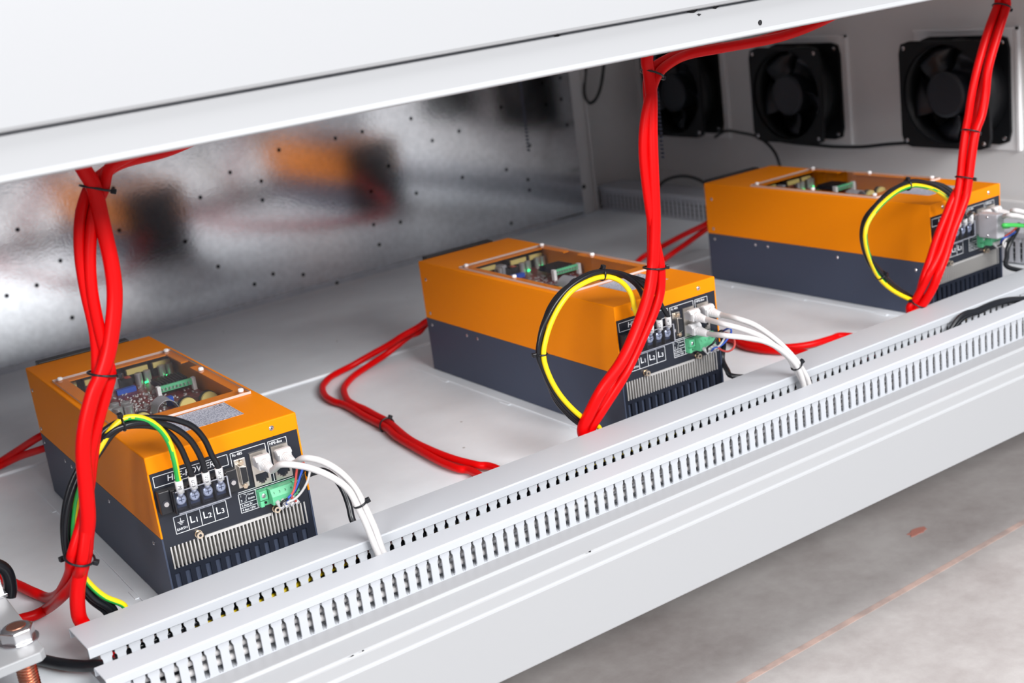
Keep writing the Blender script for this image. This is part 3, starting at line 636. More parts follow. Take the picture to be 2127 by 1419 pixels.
bundle('power_cable', [
    ([at(2115, -40, y=-0.05)]+pix([(2087, -5), (2083, 14), (2068, 70), (2051, 141), (2045, 198), (2035, 240), (2020, 273), (2012, 320), (2006, 370), (2003, 407), (1993, 441), (1979, 481), (1965, 527), (1949, 565), (1933, 598, -0.042), (1911, 628, -0.030)], y=-0.049)+[p5]+dive(p5, 0.004), 0.0052, 'red', 'rightmost red cable of the right bundle, in front of the fans'),
    ([at(2095, -40, y=-0.045)]+pix([(2080, -5), (2078, 14), (2058, 60), (2043, 100), (2028, 150), (2019, 200), (2015, 240), (2012, 273), (2006, 320), (2001, 370), (1991, 410), (1981, 441), (1967, 481), (1951, 527), (1933, 567), (1918, 604, -0.036), (1908, 628, -0.029)], y=-0.044)+[p6]+dive(p6, 0.004), 0.0047, 'red', 'middle red cable of the right bundle, in front of the fans'),
    ([at(2090, -40, y=-0.035)]+pix([(2082, -5), (2081, 14), (2062, 80), (2048, 150), (2036, 200), (2028, 240), (2017, 273), (2009, 320), (2003, 370), (1980, 410), (1963, 451), (1945, 497), (1933, 535), (1919, 574), (1910, 602, -0.032), (1904, 628, -0.025)], y=-0.038)+[p7]+dive(p7, 0.004), 0.0047, 'red', 'leftmost red cable of the right bundle, in front of the fans')],
    [(at(2081, 14, y=-0.044), (1, -0.3, 0.2), 'black cable tie at the top right end of the right red bundle'),
     (at(2016, 273, y=-0.044), (1, -0.3, 0), 'black cable tie round the right red bundle in front of the right fan'),
     (at(2003, 370, y=-0.044), (0.4, -1, 0), 'black cable tie on the right red bundle just above the right orange unit'),
     (at(1908, 628, y=-0.028), (-1, 0.5, 0), 'black cable tie round the right red bundle low at the duct')], 'cable', RG)
# red cables on the floor
ZF = 0.0042
c12 = lambda x, y: (600+x/3.8346, 640+y/3.8346)
back2 = [unit_pt(1, 0.035, 0.413, 0.062), unit_pt(1, 0.025, 0.418, 0.061)]
cable('floor_cable', back2+[at(885, 668, z=0.056), at(868, 680, z=0.047), at(*c12(900, 225), z=0.037), at(*c12(800, 290), z=0.026), at(*c12(640, 380), z=0.014), at(*c12(500, 460), z=0.006)]+pix([c12(*q) for q in ((400, 510), (320, 560), (268, 630), (290, 700), (360, 745), (430, 765), (510, 805), (600, 860), (770, 950), (850, 1020), (1000, 1110), (1200, 1220), (1350, 1280), (1480, 1312))], z=ZF)+[Vector((0.315, -0.055, 0.010))], 0.0042, 'red', 'red cable making the wider bend on the floor between left and middle units', 'cable', 'red cables on the floor')
back2b = [unit_pt(1, 0.045, 0.413, 0.052), unit_pt(1, 0.030, 0.418, 0.051)]
cable('floor_cable', back2b+[at(888, 672, z=0.048), at(870, 690, z=0.038), at(*c12(960, 225), z=0.030), at(*c12(850, 310), z=0.019), at(*c12(750, 385), z=0.011), at(*c12(620, 470), z=0.006)]+pix([c12(*q) for q in ((520, 540), (455, 610), (438, 660), (465, 730), (530, 775), (600, 805), (700, 860), (800, 915), (950, 1040), (1100, 1120), (1300, 1200), (1500, 1252), (1640, 1275))], z=ZF+0.001)+[Vector((0.345, -0.055, 0.010))], 0.0042, 'red', 'red cable making the tighter bend on the floor between left and middle units', 'cable', 'red cables on the floor')
ring(at(804, 884, z=0.0045), at(850, 915, z=0.0045)-at(770, 865, z=0.0045), 0.0088, (0.6, 0.5, 0.9), 'black cable tie round two red cables on the floor left of the middle unit')
cable('floor_cable', [unit_pt(0, 0.035, 0.413, 0.062), unit_pt(0, 0.022, 0.419, 0.060), at(85, 906, z=0.057), at(40, 934, z=0.034), at(0, 960, z=0.016), at(-60, 1000, z=ZF)], 0.0042, 'red', 'upper of two dark red cables at the left edge behind the left unit', 'cable', 'red cables on the floor')
cable('floor_cable', [unit_pt(0, 0.035, 0.413, 0.050), unit_pt(0, 0.022, 0.418, 0.048), at(93, 931, z=0.044), at(42, 948, z=0.026), at(0, 968, z=0.012), at(-60, 996, z=ZF)], 0.0042, 'red', 'lower of two dark red cables at the left edge behind the left unit', 'cable', 'red cables on the floor')
c5 = lambda x, y: (1200+x/3.798, 560+y/3.798)
cable('floor_cable', [unit_pt(2, 0.035, 0.413, 0.082), unit_pt(2, 0.022, 0.418, 0.081), at(1466, 466, z=0.078), at(1420, 488, z=0.052), at(1370, 515, z=0.026), at(1325, 543, z=0.011), Vector((0.895, 0.48, ZF)), Vector((0.835, 0.38, ZF)), Vector((0.80, 0.29, ZF)), Vector((0.788, 0.21, ZF))]+pix([c5(*q) for q in ((1190, 545), (1300, 600), (1420, 628), (1520, 640), (1620, 645), (1690, 642))], z=ZF)+[Vector((0.808, 0.01, ZF)), Vector((0.815, -0.02, ZF+0.002)), Vector((0.822, -0.055, 0.010))], 0.0042, 'red', 'red floor cable from the right unit making the tighter bend behind the white cables', 'cable', 'red cables on the floor')
cable('floor_cable', [unit_pt(2, 0.035, 0.413, 0.072), unit_pt(2, 0.022, 0.418, 0.071), at(1470, 474, z=0.068), at(1430, 503, z=0.040), at(1385, 535, z=0.016), at(1350, 566, z=0.007), Vector((0.905, 0.42, ZF)), Vector((0.855, 0.34, ZF)), Vector((0.82, 0.26, ZF)), Vector((0.805, 0.20, ZF))]+pix([c5(*q) for q in ((1200, 530), (1330, 585), (1480, 608), (1600, 615), (1720, 608), (1850, 588), (2000, 545), (2080, 522))], z=ZF+0.0005)+[Vector((0.886, 0.015, ZF)), Vector((0.892, -0.02, ZF+0.002)), Vector((0.90, -0.055, 0.010))], 0.0042, 'red', 'red floor cable from the right unit whose end runs farther right to the duct', 'cable', 'red cables on the floor')

# power wires of each unit, with printed marker sleeves
def sleeve(parent, c, p, q, r, s):
    """white printed tube from p to q (world), child of wire whose origin is c"""
    mb = MB(); mb.tube([p-c, q-c], r, 12, raw=True); o = mb.obj('marker_sleeve', 'sleeve', parent)
    mb = MB(); ax = (q-p).normalized(); view = (CAM-(p+q)/2); nz = (view-ax*view.dot(ax)).normalized(); sd = ax.cross(nz)
    mid = (p+q)/2-c
    text_mb(mb, s, 0.0034, lambda u, v: mid+ax*(-u)*1.1+(nz*math.cos(v/r*1.0)-sd*math.sin(-v/r*1.0))*(r+0.0001), 1.1, bold=0.00006)
    mb.obj('marker_text', 'ink', o)
GREEN_SIDE = [(Vector((-0.75, -0.35, -0.55)).normalized(), 0.45), (Vector((0.6, 0.1, -0.8)).normalized(), 0.55), (Vector((0.75, -0.45, -0.5)).normalized(), 0.42)]
def power_path(i, k, pts):
    x = (0.0194, 0.0311, 0.0428, 0.0545)[k]
    return [unit_pt(i, x, -0.0168, 0.1135), unit_pt(i, x, -0.0172, 0.1225)]+pts+dive(pts[-1], 0.012)
def power_wire(i, k, P, label):
    x = (0.0194, 0.0311, 0.0428, 0.0545)[k]; yellow = k == 0
    c = sum((Vector(p) for p in P), Vector())/len(P)
    mb = MB(); mb.tube([Vector(p)-c for p in P], 0.0026, 14, seg=7)
    if yellow:      # the green half of the two-tone insulation
        for q, f in enumerate(mb.f):
            if not mb.sm[q]: continue
            v = [Vector(mb.v[t]) for t in f]; nr = (v[1]-v[0]).cross(v[3]-v[0]); mb.mi[q] = 1 if nr.normalized().dot(GREEN_SIDE[i][0]) > GREEN_SIDE[i][1] else 0
    o = mb.obj('power_wire', ['yel', 'grn'] if yellow else 'blk', None, loc=c)
    tag(o, label, 'wire', 'power wires looping from the terminal blocks')
    sleeve(o, c, unit_pt(i, x, -0.0168, 0.1105), unit_pt(i, x, -0.0172, 0.1215), 0.0033, ('PE', 'U13', 'V13', 'W13')[k])
    MB().tube([unit_pt(i, x, -0.0146, 0.1070)-c, unit_pt(i, x, -0.0166, 0.1108)-c], 0.0022, 10, raw=True).obj('ferrule', 'sleeve', o)
c1 = lambda x, y: (x/1.8457, 650+y/1.8457)
def wires(i, name, conv, yel, blk, ya, yb, ties):
    paths = [power_path(i, 0, pix([conv(*q) for q in yel], y=ya))]+[power_path(i, k+1, pix([conv(*q) for q in blk[k]], y=yb[k])) for k in range(3)]
    cinch(paths, [0.0026]*4, ties)
    power_wire(i, 0, paths[0], 'yellow green earth wire arching from the first terminal of the %s unit' % name)
    for k in range(3): power_wire(i, k+1, paths[k+1], 'black wire arching from terminal L%d of the %s unit' % (k+1, name))
wires(0, 'left', c1,
      [(668, 560), (645, 490), (605, 437), (555, 411), (505, 408), (462, 424), (420, 462), (385, 515), (340, 590), (305, 680), (288, 760), (280, 840), (284, 900), (305, 965), (340, 1030), (400, 1088), (470, 1118)],
      [[(712, 560), (682, 500), (640, 457), (590, 436), (530, 430), (475, 436), (435, 462), (395, 515), (345, 590), (300, 670), (272, 760), (264, 850), (278, 940), (315, 1020), (370, 1085), (430, 1126)],
       [(765, 545), (725, 483), (665, 440), (600, 420), (530, 415), (470, 424), (420, 452), (375, 510), (325, 585), (285, 670), (260, 760), (252, 850), (266, 940), (302, 1022), (355, 1092), (415, 1134)],
       [(812, 545), (782, 483), (735, 434), (665, 409), (590, 402), (520, 406), (465, 416), (405, 450), (365, 498), (310, 580), (270, 665), (250, 750), (245, 840), (258, 940), (295, 1030), (345, 1100), (400, 1142)]],
      -0.023, (-0.019, -0.021, -0.017),
      [(at(255, 880, y=-0.020), (-0.2, -0.2, 1), 'black cable tie at the crest of the wire loop on the left unit'), (at(140, 1150, y=-0.020), (-1, -0.1, 0), 'black cable tie on the wire loop left of the left unit, near the floor')])
c4 = lambda x, y: (850+x/3.2723, 470+y/3.2723)
wires(1, 'middle', c4,
      [(1535, 570), (1515, 480), (1470, 410), (1400, 365), (1310, 352), (1210, 378), (1105, 440), (1025, 540), (965, 660), (930, 780), (920, 870), (935, 960), (985, 1080), (1060, 1190), (1170, 1295), (1285, 1362)],
      [[(1610, 540), (1560, 420), (1480, 355), (1400, 335), (1310, 330), (1205, 352), (1095, 415), (1005, 510), (940, 630), (905, 745), (897, 870), (920, 965), (965, 1085), (1030, 1195), (1130, 1300), (1230, 1375)],
       [(1665, 560), (1620, 440), (1545, 368), (1440, 325), (1310, 315), (1195, 345), (1085, 412), (995, 510), (930, 625), (897, 745), (890, 870), (912, 965), (955, 1085), (1018, 1195), (1115, 1300), (1210, 1375)],
       [(1715, 540), (1670, 430), (1590, 360), (1460, 315), (1310, 308), (1190, 338), (1075, 408), (985, 505), (920, 620), (888, 745), (882, 870), (905, 965), (945, 1085), (1005, 1195), (1100, 1300), (1190, 1372)]],
      -0.024, (-0.020, -0.017, -0.014),
      [(at(1250, 572, y=-0.019), (0, -0.2, 1), 'black cable tie at the crest of the wire loop on the middle unit'), (at(1127, 735, y=-0.019), (-1, 0.2, 0), 'black cable tie round the wire loop beside the middle unit')])
c6 = lambda x, y: (1440+x/3.0961, 320+y/3.0961)
wires(2, 'right', c6,
      [(1650, 360), (1640, 300), (1600, 258), (1530, 225), (1440, 210), (1385, 218), (1300, 252), (1205, 330), (1135, 420), (1107, 500), (1115, 580), (1150, 670), (1210, 770), (1290, 860), (1400, 930), (1490, 965)],
      [[(1690, 380), (1665, 290), (1600, 230), (1520, 198), (1440, 188), (1375, 202), (1280, 245), (1190, 322), (1120, 415), (1095, 500), (1105, 590), (1145, 690), (1215, 785), (1310, 865), (1410, 925), (1480, 970)],
       [(1720, 400), (1690, 290), (1610, 218), (1520, 188), (1440, 178), (1375, 194), (1275, 240), (1185, 320), (1113, 412), (1090, 500), (1098, 590), (1135, 690), (1200, 780), (1290, 862), (1395, 935), (1470, 975)],
       [(1745, 400), (1700, 280), (1615, 208), (1520, 178), (1440, 172), (1370, 186), (1270, 234), (1178, 316), (1107, 410), (1084, 500), (1092, 590), (1128, 690), (1190, 780), (1280, 860), (1390, 940), (1460, 980)]],
      -0.024, (-0.020, -0.017, -0.014),
      [(at(1887, 384, y=-0.019), (0, -0.2, 1), 'black cable tie at the crest of the wire loop on the right unit'), (at(1829, 566, y=-0.019), (0.2, -1, 0.2), 'black cable tie round the wire loop beside the right unit')])
# white network cables with plugs
def net_cable(i, sock, pts, label):
    x, z = {'a': (0.0960, 0.1108), 'b': (0.0960, 0.0955), 'c': (0.1160, 0.1108)}[sock]
    e = empty('network_cable', unit_pt(i, x, 0, z), BOX[i][2]); tag(e, label, 'cable', 'white network cables')
    MB().box(-0.0058, 0.0058, -0.011, 0.004, -0.0040, 0.0040).obj('plug_body', 'greyplug', e, bevel=0.0005)
    mb = MB(); mb.tube([(0, -0.010, -0.0004), (0, -0.014, -0.0006), (0, -0.022, -0.0012), (0, -0.029, -0.0020)], [0.0050, 0.0048, 0.0042, 0.0034], 14, raw=True)
    for k in range(6): mb.cyl((0, -0.0145-k*0.0023, -0.0006-k*0.0002), (0, -1, -0.08), 0.0052-k*0.00028, 0.0011, 14)
    mb.box(-0.0056, 0.0056, -0.0140, -0.0070, -0.0050, 0.0030)
    mb.prism([(-0.0068, -0.0055, 0.0052), (-0.0068, -0.0055, 0.0066), (-0.0068, -0.0100, 0.0066), (-0.0068, -0.0125, 0.0040), (-0.0068, -0.0125, 0.0022)], (0.0136, 0, 0))
    mb.obj('boot', 'boot', e, bevel=0.0006, seg=2)
    c, s = math.cos(-BOX[i][2]), math.sin(-BOX[i][2]); org = unit_pt(i, x, 0, z)
    loc = []
    for p in pts:
        d_ = p-org; loc.append(Vector((c*d_.x-s*d_.y, s*d_.x+c*d_.y, d_.z)))
    MB().tube([(0, -0.024, -0.0008), (0, -0.031, -0.0012)]+loc, 0.0029, 12, seg=7).obj('cord', 'cable', e)
c2 = lambda x, y: (260+x/3.545, 840+y/3.545)
def arc(conv, q, y0, y1):
    k = len(q); out = []
    for j, (a_, b_2) in enumerate(q):
        t = min(1.0, (j+1)/(k-2)); out.append(at(*conv(a_, b_2), y=y0+(y1-y0)*math.sin(t*math.pi/2)))
    return out
GAP = [(0.0, -0.0905, 0.030)]
NETS = {0: [], 1: []}
def net(i, sock, conv, q, label, y0=-0.045, dy=0.0):
    P = arc(conv, q, y0, -0.0895+dy)
    l_ = P[-1]; P += [Vector((l_.x+0.004, -0.0895+dy, 0.016)), Vector((l_.x+0.007, -0.0895+dy, 0.003))]
    NETS[i].append((sock, P, label))
def net_tie(i, px, py, label):
    cinch([n_[1] for n_ in NETS[i]], [0.0029]*len(NETS[i]), [(at(px, py, y=-0.083), (0.9, -0.3, 0.5), label)])
    for sock, P, lab in NETS[i]: net_cable(i, sock, P, lab)
net(0, 'a', c2, [(1150, 442), (1300, 455), (1420, 490), (1550, 560), (1650, 650), (1720, 780), (1780, 900), (1850, 1072)], 'white network cable from the upper left socket of the left unit')
net(0, 'c', c2, [(1320, 396), (1450, 420), (1580, 490), (1680, 590), (1740, 690), (1800, 820), (1845, 930), (1890, 1062)], 'white network cable from the upper right socket of the left unit')
net(1, 'a', c5, [(1150, 430), (1300, 470), (1450, 530), (1580, 620), (1690, 710), (1745, 790), (1790, 880)], 'white network cable from the upper left socket of the middle unit')
net(1, 'b', c5, [(1150, 520), (1300, 535), (1450, 560), (1560, 610), (1650, 690), (1715, 780), (1765, 890)], 'white network cable from the lower left socket of the middle unit')
net(1, 'c', c5, [(1250, 385), (1400, 440), (1550, 540), (1650, 630), (1720, 710), (1770, 790), (1812, 870)], 'white network cable from the upper right socket of the middle unit')
net_tie(0, 748, 1028, 'black cable tie round the two white cables of the left unit')
net_tie(1, 1654, 746, 'black cable tie round the three white cables of the middle unit')
net_cable(2, 'a', [at(2095, 447, y=-0.055), at(2127, 452, y=-0.062), at(2180, 470, y=-0.075), at(2230, 510, y=-0.0885), Vector((1.215, -0.0895, 0.035)), Vector((1.22, -0.0895, 0.004))], 'white network cable from the upper left socket of the right unit')
net_cable(2, 'c', [at(2105, 437, y=-0.055), at(2135, 443, y=-0.062), at(2190, 462, y=-0.075), at(2240, 500, y=-0.0885), Vector((1.225, -0.0895, 0.035)), Vector((1.23, -0.0895, 0.004))], 'white network cable from the upper right socket of the right unit')
# grey serial plug with green cable on the right unit
e = empty('serial_cable', unit_pt(2, 0.079, 0, 0.1035)); tag(e, 'grey serial plug with a bright green cable on the right unit', 'cable')
mb = MB(); mb.prism([(x, y, 0) for x, y in ((-0.005, -0.007), (-0.005, -0.014), (-0.008, -0.018), (-0.008, -0.040), (0.008, -0.040), (0.008, -0.018), (0.005, -0.014), (0.005, -0.007))][::-1], (0, 0, 0.001))
mb = MB(); mb.box(-0.0052, 0.0052, -0.014, -0.0068, -0.0125, 0.0125); mb.box(-0.0072, 0.0072, -0.042, -0.014, -0.0152, 0.0152); mb.obj('plug_shell', 'greyplug', e, bevel=0.0015)
for z in (-0.0115, 0.0115): screw_mb((-0.0071, -0.028, z), (-1, 0, 0), 0.0016, 0.001).obj('screw', ['steel', 'ink'], e)
org = unit_pt(2, 0.079, 0, 0.1035)
MB().tube([Vector((0.004, -0.040, -0.002)), Vector((0.010, -0.046, -0.002))]+[p-org for p in (at(2085, 468, y=-0.05), at(2127, 469, y=-0.055), at(2200, 480, y=-0.07), Vector((1.235, -0.0895, 0.04)), Vector((1.238, -0.0895, 0.004)))], 0.0026, 12).obj('cord', 'lime', e)

# control wires of the green terminals, gathered in a black sheath
c7 = lambda x, y: (470+x/7.468, 890+y/7.468)
def control(i, name, paths, sheath, side):
    for k, (m_, pts) in enumerate(paths):
        st = unit_pt(i, 0.1005+k*0.0048, -0.0150, 0.0735)
        P = [st, st+Vector((0.001, -0.004, -0.003))]+pts
        c = sum(P, Vector())/len(P)
        o = MB().tube([p-c for p in P], 0.0011, 8, seg=6).obj('control_wire', m_, None, loc=c)
        tag(o, '%s control wire from the green terminal of the %s unit' % ({'blue': 'blue', 'blk': 'thin black', 'cable': 'thin white', 'pink': 'thin faded red'}[m_], name), 'wire', 'thin control wires at the green terminals')
        MB().tube([st-c+Vector((0, 0.001, 0.0008)), st-c+Vector((0.0015, -0.0055, -0.0042))], 0.0021, 10, raw=True).obj('marker_sleeve', 'sleeve', o)
    cable('control_cable', sheath, 0.0030, 'blk', 'black control cable dropping behind the duct %s' % side, 'cable', 'black control cables')
Y0 = -0.028
j = at(640, 985, y=-0.012)
control(0, 'left', [
    ('blk', pix([c7(*q) for q in ((860, 1150), (960, 1085), (1060, 985), (1140, 850), (1190, 700))], y=Y0)+[at(634, 975, y=-0.018), j]),
    ('blue', pix([c7(*q) for q in ((960, 1085), (1050, 990), (1110, 860), (1165, 690), (1205, 570))], y=Y0)+[at(640, 968, y=-0.018), j]),
    ('cable', pix([c7(*q) for q in ((950, 1150), (1070, 1090), (1180, 970), (1260, 820), (1290, 700))], y=Y0)+[at(644, 975, y=-0.018), j]),
    ('pink', pix([c7(*q) for q in ((1010, 1060), (1050, 960), (1075, 830), (1090, 680), (1110, 600))], y=Y0)+[at(630, 962, y=-0.018), j])],
    [j, at(668, 978, y=-0.006), at(692, 990, y=-0.010), at(712, 1016, y=-0.016), at(725, 1050, y=-0.024), at(733, 1082, y=-0.030), Vector((0.163, -0.042, 0.026)), Vector((0.168, -0.057, 0.012))], 'between the left unit and its white cables')
c5b = lambda x, y: (1340+x/8.345, 610+y/8.345)
j = at(1497, 690, y=-0.004)
control(1, 'middle', [
    ('blk', pix([c5b(*q) for q in ((1080, 940), (1180, 860), (1260, 740), (1330, 640))], y=Y0)+[j]),
    ('blue', pix([c5b(*q) for q in ((1190, 950), (1300, 910), (1400, 820), (1490, 680), (1460, 600))], y=Y0)+[j]),
    ('pink', pix([c5b(*q) for q in ((1250, 930), (1340, 985), (1450, 1000), (1540, 930), (1545, 800), (1450, 700))], y=Y0)+[j]),
    ('cable', pix([c5b(*q) for q in ((1200, 960), (1290, 900), (1360, 800), (1380, 700))], y=Y0)+[j])],
    [j, at(1503, 715, y=0.004), at(1500, 745, y=0.004), at(1510, 768, y=-0.008), at(1524, 782, y=-0.024), Vector((0.667, -0.040, 0.026)), Vector((0.670, -0.057, 0.010))], 'to the right of the middle unit')
c3r = lambda x, y: (1990+x/5.066, 340+y/5.066)
j = at(*c3r(640, 640), y=-0.02)
control(2, 'right', [
    ('blk', pix([c3r(*q) for q in ((500, 820), (580, 760), (620, 690))], y=Y0)+[j]),
    ('blue', pix([c3r(*q) for q in ((470, 790), (540, 760), (610, 710))], y=Y0)+[j]),
    ('pink', pix([c3r(*q) for q in ((490, 770), (560, 720), (625, 660))], y=Y0)+[j]),
    ('cable', pix([c3r(*q) for q in ((500, 830), (490, 880), (480, 820))], y=Y0)+[at(*c3r(600, 700), y=-0.025), j])],
    [j]+pix([c3r(*q) for q in ((620, 700), (570, 790), (525, 880), (515, 980), (528, 1090))], y=-0.026)+[Vector((1.148, -0.040, 0.026)), Vector((1.152, -0.057, 0.010))], 'at the right edge beside the right unit')

# cables lying inside the ducts, seen through the slots
def inside(xs, y, z, amp, r, m_, label, tone=None, grp='cables inside the ducts', x0=-0.075, x1=1.24, seed=0):
    rr = random.Random(seed); P = []; x = x0
    while x < x1:
        P.append(Vector((x, y+rr.uniform(-amp, amp), z+rr.uniform(-amp, amp)*0.8))); x += rr.uniform(0.04, 0.09)
    cable('duct_cable', P, r, m_, label, 'cable', grp, seg=4, n=8, tone=tone)
yg = lambda t, j_: 0.3 < j_ < 0.68
inside(0, -0.1175, 0.0058, 0.0010, 0.0030, 'cable', 'lowest white cable along the front of the duct nearest the sill', seed=1)
inside(0, -0.1168, 0.0138, 0.0018, 0.0030, 'cable', 'white cable at mid height in the duct nearest the sill', seed=2)
inside(0, -0.1172, 0.0215, 0.0012, 0.0028, 'cable', 'second highest white cable in the duct nearest the sill', seed=11, x0=-0.06, x1=0.9)
inside(0, -0.1100, 0.0185, 0.0015, 0.0030, 'cable', 'topmost white cable in the duct nearest the sill', seed=3, x0=0.35)
inside(0, -0.1095, 0.0075, 0.0010, 0.0030, 'greyplug', 'grey cable at the back of the duct nearest the sill', seed=4)
inside(0, -0.0660, 0.0235, 0.0015, 0.0030, 'blk', 'topmost black cable in the duct in front of the units', seed=5, x1=0.62)
inside(0, -0.0690, 0.0190, 0.0035, 0.0026, ['yel', 'grn'], 'yellow green wire inside the duct in front of the units', tone=yg, seed=6, x0=-0.03, x1=0.55)
inside(0, -0.0690, 0.0270, 0.0016, 0.0030, 'red', 'red cable inside the duct in front of the units', seed=7, x0=0.10, x1=0.42)
inside(0, -0.0690, 0.0075, 0.0010, 0.0030, 'blk', 'lowest black cable in the duct in front of the units', seed=8)
inside(0, -0.0712, 0.0200, 0.0030, 0.0026, 'blk', 'foremost black cable in the duct in front of the units', seed=15)
inside(0, -0.0725, 0.0130, 0.0010, 0.0026, 'blk', 'black cable at mid height in the duct before the units', seed=16)
for k, (xx, zz, lab) in enumerate(((1.270, 0.0080, 'lowest'), (1.270, 0.0160, 'middle'), (1.271, 0.0240, 'topmost'))):  # black strands added so the duct slots read dark
    cable('duct_cable', [Vector((xx+0.001*math.sin(q*1.7+k), 0.985-q*0.08, zz)) for q in range(13)], 0.0038, 'blk', '%s added black strand darkening the inside of the grey duct below the fans' % lab, 'cable', 'cables inside the ducts', seg=4, n=8)
# dark cables along the top between the two front ducts, at the right
for k, (dz, dx, lab) in enumerate(((0.0, 0, 'upper'), (-0.004, 6, 'lower'))):
    cable('jumper_cable', [Vector((0.884, -0.0895, 0.006)), at(1992+dx, 660+k*3, y=-0.0905)]+pix([(2030+dx, 644+k*3), (2062, 630+k*4), (2093, 622+k*4), (2127, 620+k*4), (2170, 618+k*4), (2230, 620+k*4)], y=-0.0915-k*0.001), 0.0028, 'blk', '%s of two dark cables lying between the front ducts at the right edge' % lab, 'cable', 'dark cables between the ducts')

# ------------------------------------------------------------------ bus bar at the lower left, its bolt and cables
ZB = 0.050
e = empty('bus_bar', (-0.137, -0.043, -0.0014)); tag(e, 'white bus bar with a large hex nut and copper stud at the lower left corner', 'bus bar')
org = Vector(e.location)
mb = MB(); q = [(-0.245, -0.086), (-0.130, -0.080), (-0.1255, -0.075), (-0.1220, 0.046), (-0.245, 0.046)]
mb.prism([Vector((x, y, ZB-0.008))-org for x, y in q], (0, 0, 0.008)); mb.obj('bar', 'white', e, bevel=0.001)
nc = at(40, 1330, z=ZB)
mb = MB(); mb.cyl(Vector((nc.x, nc.y, ZB))-org, (0, 0, 1), 0.0150, 0.0012, 24); mb.obj('washer', 'steel', e)
mb = MB(); mb.cyl(Vector((nc.x, nc.y, ZB+0.0012))-org, (0, 0, 1), 0.0132, 0.0095, 6, smooth=False, rot=0.35); mb.cyl(Vector((nc.x, nc.y, ZB+0.0107))-org, (0, 0, 1), 0.0120, 0.0012, 24, r2=0.0095); mb.obj('hex_nut', 'steel', e, bevel=0.0008)
mb = MB(); mb.cyl(Vector((nc.x, nc.y, ZB+0.011))-org, (0, 0, 1), 0.0082, 0.0016, 24, r2=0.0070); mb.obj('stud_end', 'copper', e, bevel=0.0004)
n2 = at(58, 1385, z=ZB-0.013); n2 = Vector((nc.x, nc.y, 0))
mb = MB(); mb.cyl(Vector((n2.x, n2.y, ZB-0.0175))-org, (0, 0, 1), 0.0128, 0.0095, 6, smooth=False, rot=0.1); mb.obj('lower_nut', 'steel', e, bevel=0.0008)
mb = MB()
for k in range(14): mb.cyl(Vector((n2.x, n2.y, k*0.0024-0.0))-org, (0, 0, 1), 0.0066, 0.0012, 18, r2=0.0080).cyl(Vector((n2.x, n2.y, k*0.0024+0.0012))-org, (0, 0, 1), 0.0080, 0.0012, 18, r2=0.0066)
mb.obj('threaded_stud', 'copper', e)
lug = at(8, 1232, z=ZB)
mb = MB(); mb.prism([Vector((lug.x+x, lug.y+y, z))-org for x, y, z in ((-0.03, -0.012, ZB), (0.001, -0.010, ZB), (0.001, -0.010, ZB+0.003), (-0.03, -0.012, ZB+0.003))], (0, 0.014, 0)); mb.box(lug.x-0.03-org.x, lug.x-org.x, lug.y-0.001-org.y, lug.y+0.002-org.y, ZB-org.z, ZB+0.018-org.z); mb.obj('cable_lug', 'steel', e, bevel=0.0004)
cable('ground_cable', [at(20, 1240, y=lug.y+0.003), at(22, 1218, y=lug.y+0.003), at(15, 1190, y=lug.y+0.003), at(0, 1176, y=lug.y+0.003), at(-25, 1172, y=lug.y+0.003), at(-60, 1190, y=lug.y+0.003)], 0.0052, 'blk', 'thick black cable arching over the white bus bar at the left edge', 'cable', 'black cables by the bus bar')
cable('ground_cable', [at(-40, 1330, z=0.006), at(20, 1352, z=0.006), at(60, 1364, z=0.006), at(95, 1373, z=0.006), at(130, 1380, z=0.007), at(175, 1384, z=0.008), at(212, 1384, z=0.010), Vector((-0.065, -0.109, 0.012)), Vector((-0.02, -0.111, 0.0125))], 0.0048, 'blk', 'thick black cable on the floor entering the open end of the sill duct', 'cable', 'black cables by the bus bar')

